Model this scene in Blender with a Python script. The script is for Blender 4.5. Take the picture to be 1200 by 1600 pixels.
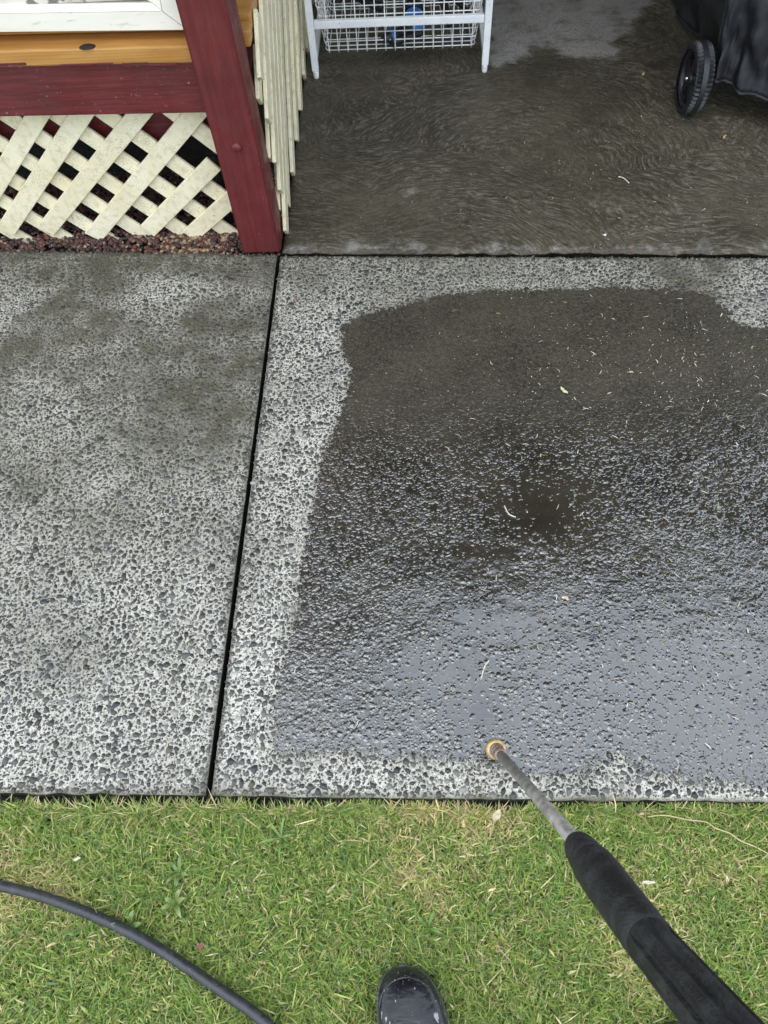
import bpy, bmesh, math, random
import numpy as np
from mathutils import Vector, Matrix, Euler

random.seed(11); rng = np.random.default_rng(11)
for o in list(bpy.data.objects): bpy.data.objects.remove(o, do_unlink=True)
scene = bpy.context.scene
C = scene.collection
R = math.radians

# ------------------------------------------------------------------ camera
FPX, CAM_H = 1143.0, 1.35
def _n(v): v = np.array(v, float); return v/np.linalg.norm(v)
_d = _n((55, 720, FPX)); _Y = _n((21, -(FPX*FPX+21*55)/720, FPX)); _Z = -_d; _X = np.cross(_Y, _Z)
ROT = np.array([_X, _Y, _Z])
cam_d = bpy.data.cameras.new('camera'); cam = bpy.data.objects.new('camera', cam_d); C.objects.link(cam)
cam_d.sensor_fit = 'VERTICAL'; cam_d.sensor_height = 36.0; cam_d.sensor_width = 27.0
cam_d.lens = 36.0*FPX/1600.0; cam_d.clip_start = 0.02; cam_d.clip_end = 500
M = ROT @ np.diag([1, -1, -1])
cam.matrix_world = Matrix([[*M[0], 0], [*M[1], 0], [*M[2], CAM_H], [0, 0, 0, 1]])
scene.camera = cam
cam_d.dof.use_dof = True; cam_d.dof.focus_distance = 1.35; cam_d.dof.aperture_fstop = 15.0   # a phone's lens: the grip close by is soft
def ray(px, py): return ROT @ np.array([(px-600)/FPX, (py-800)/FPX, 1.0])
def gp(px, py, z=0.0):                       # where a sight line meets the level z
    r = ray(px, py); return np.array([0, 0, CAM_H]) + r*((z-CAM_H)/r[2])
def atY(px, py, Y):                          # where it meets the upright plane y = Y
    r = ray(px, py); return np.array([0, 0, CAM_H]) + r*(Y/r[1])
def atD(px, py, D): return np.array([0, 0, CAM_H]) + ray(px, py)*D

# ------------------------------------------------------------------ sky, sun, exposure
SUN_EL, SUN_AZ = 68, 205                     # soft sun behind the photographer, a little to the left
world = bpy.data.worlds.new('World'); scene.world = world; world.use_nodes = True
nt = world.node_tree; nt.nodes.clear()
sky = nt.nodes.new('ShaderNodeTexSky'); sky.sky_type = 'NISHITA'; sky.sun_disc = False
sky.sun_elevation = R(SUN_EL); sky.sun_rotation = R(SUN_AZ); sky.dust_density = 2.0
tc = nt.nodes.new('ShaderNodeTexCoord')
cn = nt.nodes.new('ShaderNodeTexNoise'); cn.inputs['Scale'].default_value = 2.2; cn.inputs['Detail'].default_value = 6
cr = nt.nodes.new('ShaderNodeMapRange'); cr.inputs[1].default_value = .3; cr.inputs[2].default_value = .62
cr.inputs[3].default_value = .40; cr.inputs[4].default_value = .97
mx = nt.nodes.new('ShaderNodeMix'); mx.data_type = 'RGBA'; mx.inputs[7].default_value = (10.0, 11.1, 12.5, 1)
bg = nt.nodes.new('ShaderNodeBackground'); bg.inputs[1].default_value = .135
wo = nt.nodes.new('ShaderNodeOutputWorld')
L = nt.links.new
L(tc.outputs['Generated'], cn.inputs['Vector']); L(cn.outputs['Fac'], cr.inputs[0]); L(cr.outputs[0], mx.inputs[0])
L(sky.outputs[0], mx.inputs[6]); L(mx.outputs[2], bg.inputs[0]); L(bg.outputs[0], wo.inputs[0])
sun_d = bpy.data.lights.new('sun', 'SUN'); sun_d.energy = .7; sun_d.angle = R(50); sun_d.color = (1, .96, .9)
sun = bpy.data.objects.new('sun', sun_d); C.objects.link(sun)
_az, _el = R(SUN_AZ), R(SUN_EL)
sdir = Vector((math.sin(_az)*math.cos(_el), math.cos(_az)*math.cos(_el), math.sin(_el)))
sun.rotation_euler = (-sdir).to_track_quat('-Z', 'Y').to_euler(); sun.location = sdir*8
scene.view_settings.view_transform = 'Standard'; scene.view_settings.look = 'None'
scene.view_settings.gamma = 1; scene.view_settings.use_curve_mapping = False
scene.view_settings.exposure = 0.6
scene.cycles.max_bounces = 6; scene.cycles.transparent_max_bounces = 8

# ------------------------------------------------------------------ helpers
def mesh(name, V, F, smooth=False):
    m = bpy.data.meshes.new(name); m.from_pydata([tuple(map(float, v)) for v in V], [], [tuple(map(int, f)) for f in F])
    m.update()
    if smooth: m.polygons.foreach_set('use_smooth', [True]*len(m.polygons))
    return m
def fastmesh(name, V, F3, smooth=False):
    """V (n,3), F3 (m,k) numpy, one polygon size"""
    m = bpy.data.meshes.new(name); V = np.asarray(V, np.float32); F3 = np.asarray(F3, np.int32); k = F3.shape[1]
    m.vertices.add(len(V)); m.vertices.foreach_set('co', V.ravel())
    m.loops.add(F3.size); m.loops.foreach_set('vertex_index', F3.ravel())
    m.polygons.add(len(F3)); m.polygons.foreach_set('loop_start', np.arange(0, F3.size, k, dtype=np.int32))
    if smooth: m.polygons.foreach_set('use_smooth', np.ones(len(F3), bool))
    m.update(calc_edges=True); return m
def attr(m, name, vals):
    a = m.attributes.new(name, 'FLOAT', 'POINT'); a.data.foreach_set('value', np.asarray(vals, np.float32))
def cattr(m, name, cols):
    a = m.attributes.new(name, 'FLOAT_COLOR', 'POINT'); c = np.ones((len(cols), 4), np.float32); c[:, :3] = cols
    a.data.foreach_set('color', c.ravel())
def wloc(o):
    p = np.zeros(3)
    while o: p += np.array(o.location); o = o.parent
    return p
def link(name, m, mat, parent=None, loc=None):
    o = bpy.data.objects.new(name, m); C.objects.link(o)
    if mat and not m.materials: m.materials.append(mat)
    if parent: o.parent = parent
    if loc is not None: o.location = loc
    return o
def part(name, V, F, mat, parent=None, smooth=False):
    """mesh given in world coordinates, hung under parent"""
    V = np.asarray(V, float)
    if parent is not None: V = V - wloc(parent)
    return link(name, mesh(name, V, F, smooth), mat, parent)
def tag(o, label, cat, group=None, kind=None):
    if label: o['label'] = label
    if cat: o['category'] = cat
    if group: o['group'] = group
    if kind: o['kind'] = kind
    return o
def thing(name, label, cat, loc, group=None):
    o = bpy.data.objects.new(name, None); C.objects.link(o); o.location = loc; o.empty_display_size = .05
    return tag(o, label, cat, group)
def struct(o): o['kind'] = 'structure'; return o

def bevel_box(a, b, bev=.004, seg=2):
    """axis-aligned box between corners a and b, bevelled; returns V, F"""
    bm = bmesh.new(); bmesh.ops.create_cube(bm, size=1)
    a, b = np.minimum(a, b), np.maximum(a, b)
    for v in bm.verts: v.co = Vector([(a[i]+b[i])/2 + v.co[i]*(b[i]-a[i]) for i in range(3)])
    if bev: bmesh.ops.bevel(bm, geom=bm.edges[:], offset=bev, segments=seg, affect='EDGES', profile=.6)
    bm.verts.index_update()
    V = [tuple(v.co) for v in bm.verts]; F = [[v.index for v in f.verts] for f in bm.faces]; bm.free(); return np.array(V), F
def tube(P, rad, n=12, cap=True, closed=False):
    P = np.asarray(P, float); m = len(P); rad = np.full(m, rad) if np.isscalar(rad) else np.asarray(rad, float)
    T = np.gradient(P, axis=0); T /= np.linalg.norm(T, axis=1)[:, None] + 1e-12
    up = np.array([0, 0, 1.]) if abs(T[0][2]) < .9 else np.array([1., 0, 0])
    V, F = [], []; u = np.cross(T[0], up); u /= np.linalg.norm(u)
    for i in range(m):
        u = u - T[i]*np.dot(u, T[i]); u /= np.linalg.norm(u); w = np.cross(T[i], u)
        for k in range(n):
            a = 2*math.pi*k/n; V.append(P[i] + rad[i]*(math.cos(a)*u + math.sin(a)*w))
    for i in range(m-1):
        for k in range(n):
            F.append([i*n+k, i*n+(k+1) % n, (i+1)*n+(k+1) % n, (i+1)*n+k])
    if cap: F.append(list(range(n))[::-1]); F.append([(m-1)*n+k for k in range(n)])
    return np.array(V), F
def lathe(prof, o, ax, n=24):
    """prof [(dist along axis, radius)], from point o along unit axis ax"""
    o = np.array(o, float); ax = _n(ax); return tube([o+ax*t for t, r in prof], [max(r, 1e-4) for t, r in prof], n)
def spline(P, n):
    P = np.asarray(P, float); out = []; m = len(P)
    for i in range(m-1):
        p0, p1, p2, p3 = P[max(i-1, 0)], P[i], P[i+1], P[min(i+2, m-1)]
        for t in np.linspace(0, 1, n, endpoint=False):
            out.append(.5*((2*p1)+(-p0+p2)*t+(2*p0-5*p1+4*p2-p3)*t*t+(-p0+3*p1-3*p2+p3)*t**3))
    out.append(P[-1]); return np.array(out)
_perm = rng.random((256, 256))
def vnoise(x, y, s=1.0, seed=0):
    x = np.asarray(x)*s + seed*17.3; y = np.asarray(y)*s + seed*31.7
    xi = np.floor(x).astype(int); yi = np.floor(y).astype(int); fx = x-xi; fy = y-yi
    fx = fx*fx*(3-2*fx); fy = fy*fy*(3-2*fy); g = lambda a, b: _perm[a % 256, b % 256]
    return (g(xi, yi)*(1-fx)+g(xi+1, yi)*fx)*(1-fy)+(g(xi, yi+1)*(1-fx)+g(xi+1, yi+1)*fx)*fy
def fbm(x, y, s, o=4, seed=0):
    t = 0; a = .5
    for i in range(o): t = t + a*vnoise(x, y, s*2**i, seed+i); a *= .5
    return t/(1-.5**o)
def sdist(poly, X, Y):
    """signed distance to polygon, positive inside"""
    poly = np.asarray(poly); d = np.full(X.shape, 1e9); ins = np.zeros(X.shape, bool)
    for i in range(len(poly)):
        a, b = poly[i], poly[(i+1) % len(poly)]; e = b-a
        t = np.clip(((X-a[0])*e[0]+(Y-a[1])*e[1])/(e@e+1e-12), 0, 1)
        d = np.minimum(d, np.hypot(X-a[0]-t*e[0], Y-a[1]-t*e[1]))
        c = ((a[1] <= Y) != (b[1] <= Y)); den = (b[1]-a[1]) if abs(b[1]-a[1]) > 1e-12 else 1e-12
        ins ^= c & (X < a[0]+(Y-a[1])/den*(b[0]-a[0]))
    return np.where(ins, d, -d)

# ------------------------------------------------------------------ materials
class NB:
    def __init__(s, name):
        s.m = bpy.data.materials.new(name); s.m.use_nodes = True; s.t = s.m.node_tree
        s.b = s.t.nodes['Principled BSDF']; s.out = s.t.nodes['Material Output']
        s.co = s.t.nodes.new('ShaderNodeTexCoord').outputs['Object']
    def N(s, k, **kw):
        n = s.t.nodes.new(k)
        for a, v in kw.items(): setattr(n, a, v)
        return n
    def L(s, a, b): s.t.links.new(a, b)
    def setin(s, sock, v):
        if hasattr(v, 'is_linked') or isinstance(v, bpy.types.NodeSocket): s.L(v, sock)
        else: sock.default_value = v
    def map(s, scale=(1, 1, 1), rot=(0, 0, 0), co=None):
        n = s.N('ShaderNodeMapping'); n.inputs['Scale'].default_value = scale; n.inputs['Rotation'].default_value = rot
        s.L(co or s.co, n.inputs[0]); return n.outputs[0]
    def noise(s, scale, detail=3, rough=.55, co=None, dist=0):
        n = s.N('ShaderNodeTexNoise'); n.inputs['Scale'].default_value = scale; n.inputs['Detail'].default_value = detail
        n.inputs['Roughness'].default_value = rough; n.inputs['Distortion'].default_value = dist; s.L(co or s.co, n.inputs[0]); return n.outputs['Fac']
    def vor(s, scale, feature='F1', co=None, rnd=1.0):
        n = s.N('ShaderNodeTexVoronoi', feature=feature); n.inputs['Scale'].default_value = scale
        n.inputs['Randomness'].default_value = rnd; s.L(co or s.co, n.inputs[0]); return n
    def ramp(s, v, a, b, lo=0, hi=1, smooth=True):
        n = s.N('ShaderNodeMapRange', interpolation_type='SMOOTHSTEP' if smooth else 'LINEAR')
        for i, x in ((1, a), (2, b), (3, lo), (4, hi)): s.setin(n.inputs[i], x)
        s.setin(n.inputs[0], v); return n.outputs[0]
    def math(s, op, a, b=0.0, c=0.0):
        n = s.N('ShaderNodeMath', operation=op)
        for i, x in enumerate((a, b, c)): s.setin(n.inputs[i], x)
        return n.outputs[0]
    def mix(s, f, a, b, mode='MIX'):
        n = s.N('ShaderNodeMix', data_type='RGBA', blend_type=mode)
        s.setin(n.inputs[0], f)
        for i, x in ((6, a), (7, b)): s.setin(n.inputs[i], x if not isinstance(x, tuple) else (*x[:3], 1))
        return n.outputs[2]
    def attr(s, name, out='Fac'):
        n = s.N('ShaderNodeAttribute', attribute_name=name); return n.outputs[out]
    def bump(s, h, strength=.5, dist=.002, normal=None):
        n = s.N('ShaderNodeBump'); n.inputs['Strength'].default_value = strength; n.inputs['Distance'].default_value = dist
        s.L(h, n.inputs['Height'])
        if normal: s.L(normal, n.inputs['Normal'])
        return n.outputs[0]
    def fin(s, col=None, rough=None, nrm=None, **kw):
        if col is not None: s.setin(s.b.inputs['Base Color'], col if not isinstance(col, tuple) else (*col[:3], 1))
        if rough is not None: s.setin(s.b.inputs['Roughness'], rough)
        if nrm is not None: s.L(nrm, s.b.inputs['Normal'])
        for k, v in kw.items(): s.setin(s.b.inputs[k.replace('_', ' ')], v)
        return s.m
MAT = {}
def plain(name, col, rough=.5, metal=0, var=.25, scale=30, bump=.2, **kw):
    b = NB(name); n = b.noise(scale, 5)
    c2 = tuple(x*(1-var) for x in col); c3 = tuple(min(1, x*(1+var)) for x in col)
    r = b.ramp(b.noise(scale*.6, 3), .3, .7, max(.05, rough-.1), min(1, rough+.1))
    return b.fin(b.mix(b.ramp(n, .3, .7), c2, c3), r, b.bump(n, bump, .001), Metallic=metal, **kw)

# red paint: fine grain ridges, chips and dust
def red_paint(name, grain):
    b = NB(name); co = b.map(grain)
    n = b.noise(14, 6, .6, co); f = b.noise(60, 3)
    fl = b.ramp(b.noise(160, 2), .70, .74)
    dirt = b.ramp(b.noise(5, 4), .45, .75)
    col = b.mix(b.ramp(n, .25, .75), (.092, .0115, .0135), (.145, .0195, .0205))
    col = b.mix(b.math('MULTIPLY', dirt, .55), col, (.055, .016, .015))
    col = b.mix(b.math('MULTIPLY', fl, .6), col, (.35, .27, .24))
    h = b.math('ADD', b.math('MULTIPLY', n, 1.0), b.math('MULTIPLY', f, .35))
    return b.fin(col, b.ramp(b.noise(18, 3), .3, .7, .33, .55), b.bump(h, .55, .0025))
MAT['red_v'] = red_paint('red_paint_post', (6, 6, .5))
MAT['red_h'] = red_paint('red_paint_beam', (.6, 6, 9))
MAT['red_y'] = red_paint('red_paint_side', (6, .6, 9))

def cream_paint():
    b = NB('cream_paint')
    n = b.noise(9, 4); sp = b.ramp(b.noise(520, 2, .5), .60, .66); zone = b.ramp(b.noise(13, 4), .38, .62)
    st = b.noise(50, 4, .6); spots = b.ramp(b.noise(70, 2), .735, .76)
    col = b.mix(b.ramp(n, .3, .7), (.74, .665, .44), (.84, .775, .56))
    col = b.mix(b.math('MULTIPLY', b.ramp(st, .45, .72), .5), col, (.46, .41, .25))
    col = b.mix(b.math('MULTIPLY', b.math('MULTIPLY', sp, zone), .8), col, (.08, .07, .05))
    col = b.mix(b.math('MULTIPLY', spots, .85), col, (.03, .028, .02))
    return b.fin(col, .55, b.bump(st, .3, .001))
MAT['cream'] = cream_paint()
def white_paint():
    b = NB('white_board_paint'); n = b.noise(6, 4, .6, b.map((.25, 1, 1))); s = b.noise(40, 4, .6, b.map((.5, 1, 2)))
    col = b.mix(b.ramp(n, .35, .7), (.83, .80, .70), (.70, .66, .55))
    col = b.mix(b.math('MULTIPLY', b.ramp(s, .58, .72), .45), col, (.38, .35, .29))
    return b.fin(col, .5, b.bump(s, .25, .001))
MAT['white_board'] = white_paint()
def panel_mat():
    b = NB('weathered_panel'); n = b.noise(5, 5, .6); s = b.ramp(b.noise(26, 4), .56, .6)
    col = b.mix(b.ramp(n, .35, .65), (.74, .70, .62), (.46, .40, .33)); col = b.mix(b.math('MULTIPLY', s, .8), col, (.06, .05, .05))
    return b.fin(col, .6, b.bump(n, .2, .001))
MAT['panel'] = panel_mat()
def pine(name, sc):
    b = NB(name); co = b.map(sc); n = b.noise(7, 5, .6, co, .6)
    w = b.N('ShaderNodeTexWave', wave_type='BANDS', bands_direction='Z'); w.inputs['Scale'].default_value = 6
    w.inputs['Distortion'].default_value = 6; w.inputs['Detail'].default_value = 3; b.L(co, w.inputs[0])
    col = b.mix(b.ramp(n, .3, .7), (.36, .165, .040), (.52, .27, .075)); col = b.mix(b.math('MULTIPLY', w.outputs['Fac'], .4), col, (.32, .14, .03))
    v = b.vor(5.5, co=b.map((.55, 1, .6))); kn = b.ramp(v.outputs['Distance'], .10, .16, 1, 0)
    pick = b.math('GREATER_THAN', v.outputs['Color'], .80)
    col = b.mix(b.math('MULTIPLY', kn, pick), col, (.035, .012, .006))
    return b.fin(col, b.ramp(n, .3, .7, .3, .45), b.bump(n, .2, .001))
MAT['pine'] = pine('pine_timber', (.5, 4, 8))

def concrete_matrix():
    b = NB('exposed_concrete')
    n = b.noise(3.2, 5, .6); f = b.noise(240, 4, .65); g = b.noise(42, 4, .6)
    col = b.mix(b.ramp(f, .3, .7), (.335, .318, .265), (.745, .715, .635))
    wv = b.N('ShaderNodeTexNoise'); wv.inputs['Scale'].default_value = 150; b.L(b.co, wv.inputs[0]); wm = b.N('ShaderNodeVectorMath', operation='MULTIPLY_ADD'); b.L(wv.outputs['Color'], wm.inputs[0]); wm.inputs[1].default_value = (.006, .006, 0); b.L(b.co, wm.inputs[2])
    v = b.vor(330, co=wm.outputs[0]); grit = b.math('MULTIPLY', b.ramp(v.outputs['Distance'], .34, .46, 1, 0), b.math('GREATER_THAN', v.outputs['Color'], .42))
    col = b.mix(b.math('MULTIPLY', grit, .85), col, (.085, .085, .08))
    dirt = b.ramp(n, .42, .72)
    col = b.mix(b.math('MULTIPLY', dirt, .62), col, (.13, .123, .095))
    col = b.mix(b.math('MULTIPLY', b.ramp(g, .5, .7), .3), col, (.19, .18, .15))
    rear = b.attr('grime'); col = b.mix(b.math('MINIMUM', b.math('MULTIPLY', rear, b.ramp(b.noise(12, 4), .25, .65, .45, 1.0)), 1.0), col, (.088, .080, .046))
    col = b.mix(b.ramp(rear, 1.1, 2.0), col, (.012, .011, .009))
    return b.fin(col, .72, b.bump(b.math('ADD', f, b.math('MULTIPLY', grit, -.5)), .7, .0015))
MAT['matrix'] = concrete_matrix()
def stone_mat():
    b = NB('aggregate_stone'); c = b.attr('col', 'Color'); f = b.noise(300, 3)
    col = b.mix(b.ramp(f, .3, .7), c, (.8, .8, .8), 'MULTIPLY')
    return b.fin(col, b.ramp(b.noise(90, 2), .3, .7, .32, .55), b.bump(f, .25, .0006), IOR=1.52)
MAT['stone'] = stone_mat()

def wet_mat():
    b = NB('water_film')
    wet = b.attr('wet'); flat = b.attr('calm'); dry = b.attr('matt')
    edge = b.noise(150, 3, .6); edge2 = b.noise(30, 3)
    f = b.math('ADD', wet, b.math('ADD', b.math('MULTIPLY', b.math('SUBTRACT', edge, .5), 1.5), b.math('MULTIPLY', b.math('SUBTRACT', edge2, .5), 1.1)))
    alpha = b.ramp(f, .42, .58)
    # stones standing proud of the film
    co2 = b.map((1, 1.0, 1)); wob = b.N('ShaderNodeVectorMath', operation='MULTIPLY_ADD')
    nn = b.N('ShaderNodeTexNoise'); nn.inputs['Scale'].default_value = 85; nn.inputs['Detail'].default_value = 2; b.L(co2, nn.inputs[0])
    b.L(nn.outputs['Color'], wob.inputs[0]); wob.inputs[1].default_value = (.007, .007, .0); b.L(co2, wob.inputs[2])
    H = None
    for sc, r0, amp, seed in ((92, .52, .85, 0), (165, .52, .62, 3)):
        mp = b.N('ShaderNodeMapping'); mp.inputs['Location'].default_value = (seed, seed*.7, 0); mp.inputs['Scale'].default_value = (1, 1, 0); b.L(wob.outputs[0], mp.inputs[0])
        v = b.vor(sc, co=mp.outputs[0]); dq = b.math('DIVIDE', v.outputs['Distance'], r0); dome = b.math('MAXIMUM', b.math('SUBTRACT', 1.0, b.math('MULTIPLY', dq, dq)), 0.0)
        sep = b.N('ShaderNodeSeparateColor'); b.L(v.outputs['Color'], sep.inputs[0])
        pick = b.ramp(sep.outputs[0], b.math('SUBTRACT', flat, .06), b.math('ADD', flat, .06))
        h = b.math('MULTIPLY', b.math('MULTIPLY', dome, pick), b.math('MULTIPLY', b.math('ADD', sep.outputs[1], .45), amp))
        H = h if H is None else b.math('ADD', H, h)
    rip = b.math('ADD', b.math('MULTIPLY', b.noise(7, 3, .5), 5.0), b.math('MULTIPLY', b.noise(52, 4, .6), b.math('SUBTRACT', 2.2, b.math('MULTIPLY', flat, 1.9))))
    fine = b.math('MULTIPLY', b.noise(420, 3, .6), b.math('ADD', .02, b.math('MULTIPLY', dry, .5)))
    H = b.math('MULTIPLY', H, b.math('SUBTRACT', 1.0, b.math('MULTIPLY', dry, .55)))
    Hh = b.math('ADD', b.math('ADD', H, b.math('MULTIPLY', rip, .8)), fine)
    nrm = b.bump(Hh, 1.0, .0014)
    c = b.mix(b.ramp(b.noise(6, 5, .6), .3, .7), (.020, .017, .012), (.044, .038, .027))
    c = b.mix(b.math('MULTIPLY', b.ramp(H, .1, .8), .35), c, (.045, .045, .042))
    sil = b.ramp(b.noise(260, 2, .5), .69, .75); c = b.mix(b.math('MULTIPLY', sil, .5), c, (.32, .30, .24))
    c = b.mix(b.math('MULTIPLY', dry, b.ramp(b.noise(200, 4, .65), .35, .7, 0, .75)), c, (.105, .092, .064))
    b.fin(c, b.math('ADD', .045, b.math('MULTIPLY', dry, .40)), nrm, IOR=b.math('SUBTRACT', 2.1, b.math('MULTIPLY', dry, .75)), Coat_Weight=b.math('SUBTRACT', 1.0, dry), Coat_Roughness=.03)
    b.L(nrm, b.b.inputs['Coat Normal'])
    tr = b.N('ShaderNodeBsdfTransparent'); ms = b.N('ShaderNodeMixShader')
    b.L(alpha, ms.inputs[0]); b.L(tr.outputs[0], ms.inputs[1]); b.L(b.b.outputs[0], ms.inputs[2]); b.L(ms.outputs[0], b.out.inputs[0])
    return b.m
MAT['wet'] = wet_mat()

def patio_mat():
    b = NB('broomed_concrete')
    wn = b.N('ShaderNodeTexNoise'); wn.inputs['Scale'].default_value = 3.0; wn.inputs['Detail'].default_value = 3; b.L(b.co, wn.inputs[0])
    wob = b.N('ShaderNodeVectorMath', operation='MULTIPLY_ADD'); b.L(wn.outputs['Color'], wob.inputs[0]); wob.inputs[1].default_value = (.22, .22, 0); b.L(b.co, wob.inputs[2])
    mp = b.N('ShaderNodeMapping'); mp.inputs['Scale'].default_value = (1, 1, 0); b.L(wob.outputs[0], mp.inputs[0])
    v = b.vor(1.25, co=mp.outputs[0]); df = b.N('ShaderNodeVectorMath', operation='SUBTRACT'); b.L(mp.outputs[0], df.inputs[0]); b.L(v.outputs['Position'], df.inputs[1])
    of = b.N('ShaderNodeVectorMath', operation='ADD'); b.L(df.outputs[0], of.inputs[0]); of.inputs[1].default_value = (.16, .30, 0)
    sp = b.N('ShaderNodeSeparateXYZ'); b.L(of.outputs[0], sp.inputs[0]); ln = b.N('ShaderNodeVectorMath', operation='LENGTH'); b.L(of.outputs[0], ln.inputs[0])
    cb = b.N('ShaderNodeCombineXYZ'); b.L(b.math('MULTIPLY', ln.outputs['Value'], 150), cb.inputs[0]); b.L(b.math('MULTIPLY', b.math('MULTIPLY', b.math('ARCTAN2', sp.outputs[1], sp.outputs[0]), ln.outputs['Value']), 24.0), cb.inputs[1])
    b.L(b.math('MULTIPLY', v.outputs['Color'], 40), cb.inputs[2])
    sw = b.ramp(b.noise(1.0, 4, .65, cb.outputs[0]), .47, .62)
    br = b.math('MULTIPLY', sw, b.ramp(b.noise(70, 3), .32, .52)); zone = b.ramp(b.noise(3.0, 4), .38, .58, .35, 1)
    br = b.math('MULTIPLY', br, zone)
    dry = b.attr('dry'); dn = b.math('ADD', dry, b.math('MULTIPLY', b.math('SUBTRACT', b.noise(14, 6, .68), .5), 2.0)); d = b.ramp(dn, .35, .85)
    n = b.noise(2.4, 5, .6); f = b.noise(170, 4, .6)
    wetc = b.mix(b.ramp(n, .3, .7), (.044, .037, .024), (.090, .077, .052))
    wetc = b.mix(b.math('MULTIPLY', br, .78), wetc, (.205, .184, .135))
    drk = b.math('MULTIPLY', b.math('MULTIPLY', b.ramp(b.noise(1.0, 4, .65, cb.outputs[0]), .36, .46, 1, 0), zone), .62); wetc = b.mix(drk, wetc, (.016, .014, .009))
    wetc = b.mix(b.ramp(f, .5, .72, 0, .6), wetc, (.15, .138, .10)); wetc = b.mix(b.ramp(b.noise(75, 4, .65), .5, .68, 0, .55), wetc, (.022, .019, .013))
    dryc = b.mix(b.ramp(f, .3, .7), (.20, .19, .17), (.31, .30, .27)); dryc = b.mix(b.math('MULTIPLY', b.ramp(b.noise(11, 4), .5, .7), .5), dryc, (.12, .11, .09))
    col = b.mix(d, wetc, dryc); col = b.mix(b.ramp(dry, -.8, -.1, 1, 0), col, (.012, .011, .009))
    v2 = b.vor(70); pit = b.math('MULTIPLY', b.ramp(v2.outputs['Distance'], .08, .16, 1, 0), b.math('GREATER_THAN', v2.outputs['Color'], .78))
    col = b.mix(b.math('MULTIPLY', pit, .7), col, (.02, .018, .014))
    h = b.math('ADD', b.math('MULTIPLY', br, 1.0), b.math('MULTIPLY', f, .5))
    stn = b.ramp(b.noise(5.5, 5, .65), .48, .68, 0, .4); col = b.mix(stn, col, (.030, .025, .016))
    return b.fin(col, b.math('ADD', b.ramp(b.noise(9, 3), .35, .65, .34, .6), b.math('MULTIPLY', d, .25)), b.bump(h, .9, .0024), IOR=1.38)
MAT['patio'] = patio_mat()
def soil_mat():
    b = NB('lawn_soil'); n = b.noise(20, 5, .6); f = b.noise(160, 3)
    col = b.mix(b.ramp(n, .3, .7), (.11, .12, .045), (.25, .25, .10)); col = b.mix(b.ramp(f, .5, .8, 0, .6), col, (.28, .24, .13))
    return b.fin(col, .9, b.bump(f, .6, .004))
MAT['soil'] = soil_mat()
MAT['dark_soil'] = plain('dark_soil', (.018, .017, .013), .9, var=.5, scale=90, bump=.6)
def blade_mat(name, rough=.45, trans=.35):
    b = NB(name); c = b.attr('col', 'Color')
    b.fin(c, rough); tl = b.N('ShaderNodeBsdfTranslucent'); b.L(c, tl.inputs[0]); ms = b.N('ShaderNodeMixShader'); ms.inputs[0].default_value = trans
    b.L(b.b.outputs[0], ms.inputs[1]); b.L(tl.outputs[0], ms.inputs[2]); b.L(ms.outputs[0], b.out.inputs[0]); return b.m
MAT['blade'] = blade_mat('grass_blade')
def vcol_mat(name, rough, sc=200, bump=.4):
    b = NB(name); c = b.attr('col', 'Color'); f = b.noise(sc, 4)
    return b.fin(b.mix(b.ramp(f, .3, .7), c, (.7, .7, .7), 'MULTIPLY'), rough, b.bump(f, bump, .001))
MAT['scoria'] = vcol_mat('scoria', .7, 400, .8)
MAT['litter'] = vcol_mat('litter', .6, 500, .3)
def rack_mat():
    b = NB('white_powder_coat'); s = b.ramp(b.noise(140, 3, .6), .64, .72); n = b.noise(20, 3)
    col = b.mix(b.ramp(n, .3, .7), (.78, .79, .79), (.86, .87, .87)); col = b.mix(b.math('MULTIPLY', s, .6), col, (.22, .22, .21))
    return b.fin(col, .4)
MAT['rack'] = rack_mat()
MAT['wire'] = plain('white_wire', (.82, .82, .80), .35, var=.08)
MAT['blackplastic'] = plain('black_plastic', (.012, .012, .014), .4, var=.4, scale=60)
MAT['blueplastic'] = plain('blue_plastic', (.03, .19, .52), .35, var=.25)
MAT['tyre'] = plain('tyre_black', (.014, .015, .017), .42, var=.3, scale=60)
MAT['chrome'] = plain('bright_metal', (.55, .55, .55), .25, metal=1, var=.1)
def cover_mat():
    b = NB('cover_fabric'); n = b.noise(5, 4); w = b.noise(600, 2); dust = b.ramp(b.noise(220, 3, .6), .62, .72)
    col = b.mix(b.ramp(n, .35, .7), (.006, .006, .008), (.016, .017, .021)); col = b.mix(b.math('MULTIPLY', dust, .25), col, (.12, .12, .12))
    return b.fin(col, b.ramp(n, .3, .7, .42, .6), b.bump(b.math('ADD', w, b.math('MULTIPLY', b.noise(35, 4), 2.0)), .35, .003))
MAT['cover'] = cover_mat()
def hose_mat():
    b = NB('hose_rubber'); n = b.noise(70, 5, .65); dust = b.ramp(b.noise(300, 3, .6), .60, .72); sc = b.ramp(b.noise(60, 3), .70, .74)
    col = b.mix(b.ramp(n, .3, .7), (.018, .019, .022), (.040, .042, .048)); col = b.mix(b.math('MULTIPLY', dust, .5), col, (.12, .125, .13)); col = b.mix(b.math('MULTIPLY', sc, .5), col, (.35, .34, .32))
    return b.fin(col, b.ramp(n, .3, .7, .3, .5), b.bump(n, .3, .0008))
MAT['hose'] = hose_mat()
def foam_mat():
    b = NB('foam_grip'); n = b.noise(40, 5, .7); f = b.noise(500, 3)
    col = b.mix(b.ramp(n, .4, .75), (.008, .008, .009), (.034, .035, .036)); return b.fin(col, b.ramp(n, .35, .7, .45, .8), b.bump(b.math('ADD', n, f), .8, .002))
MAT['foam'] = foam_mat()
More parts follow.
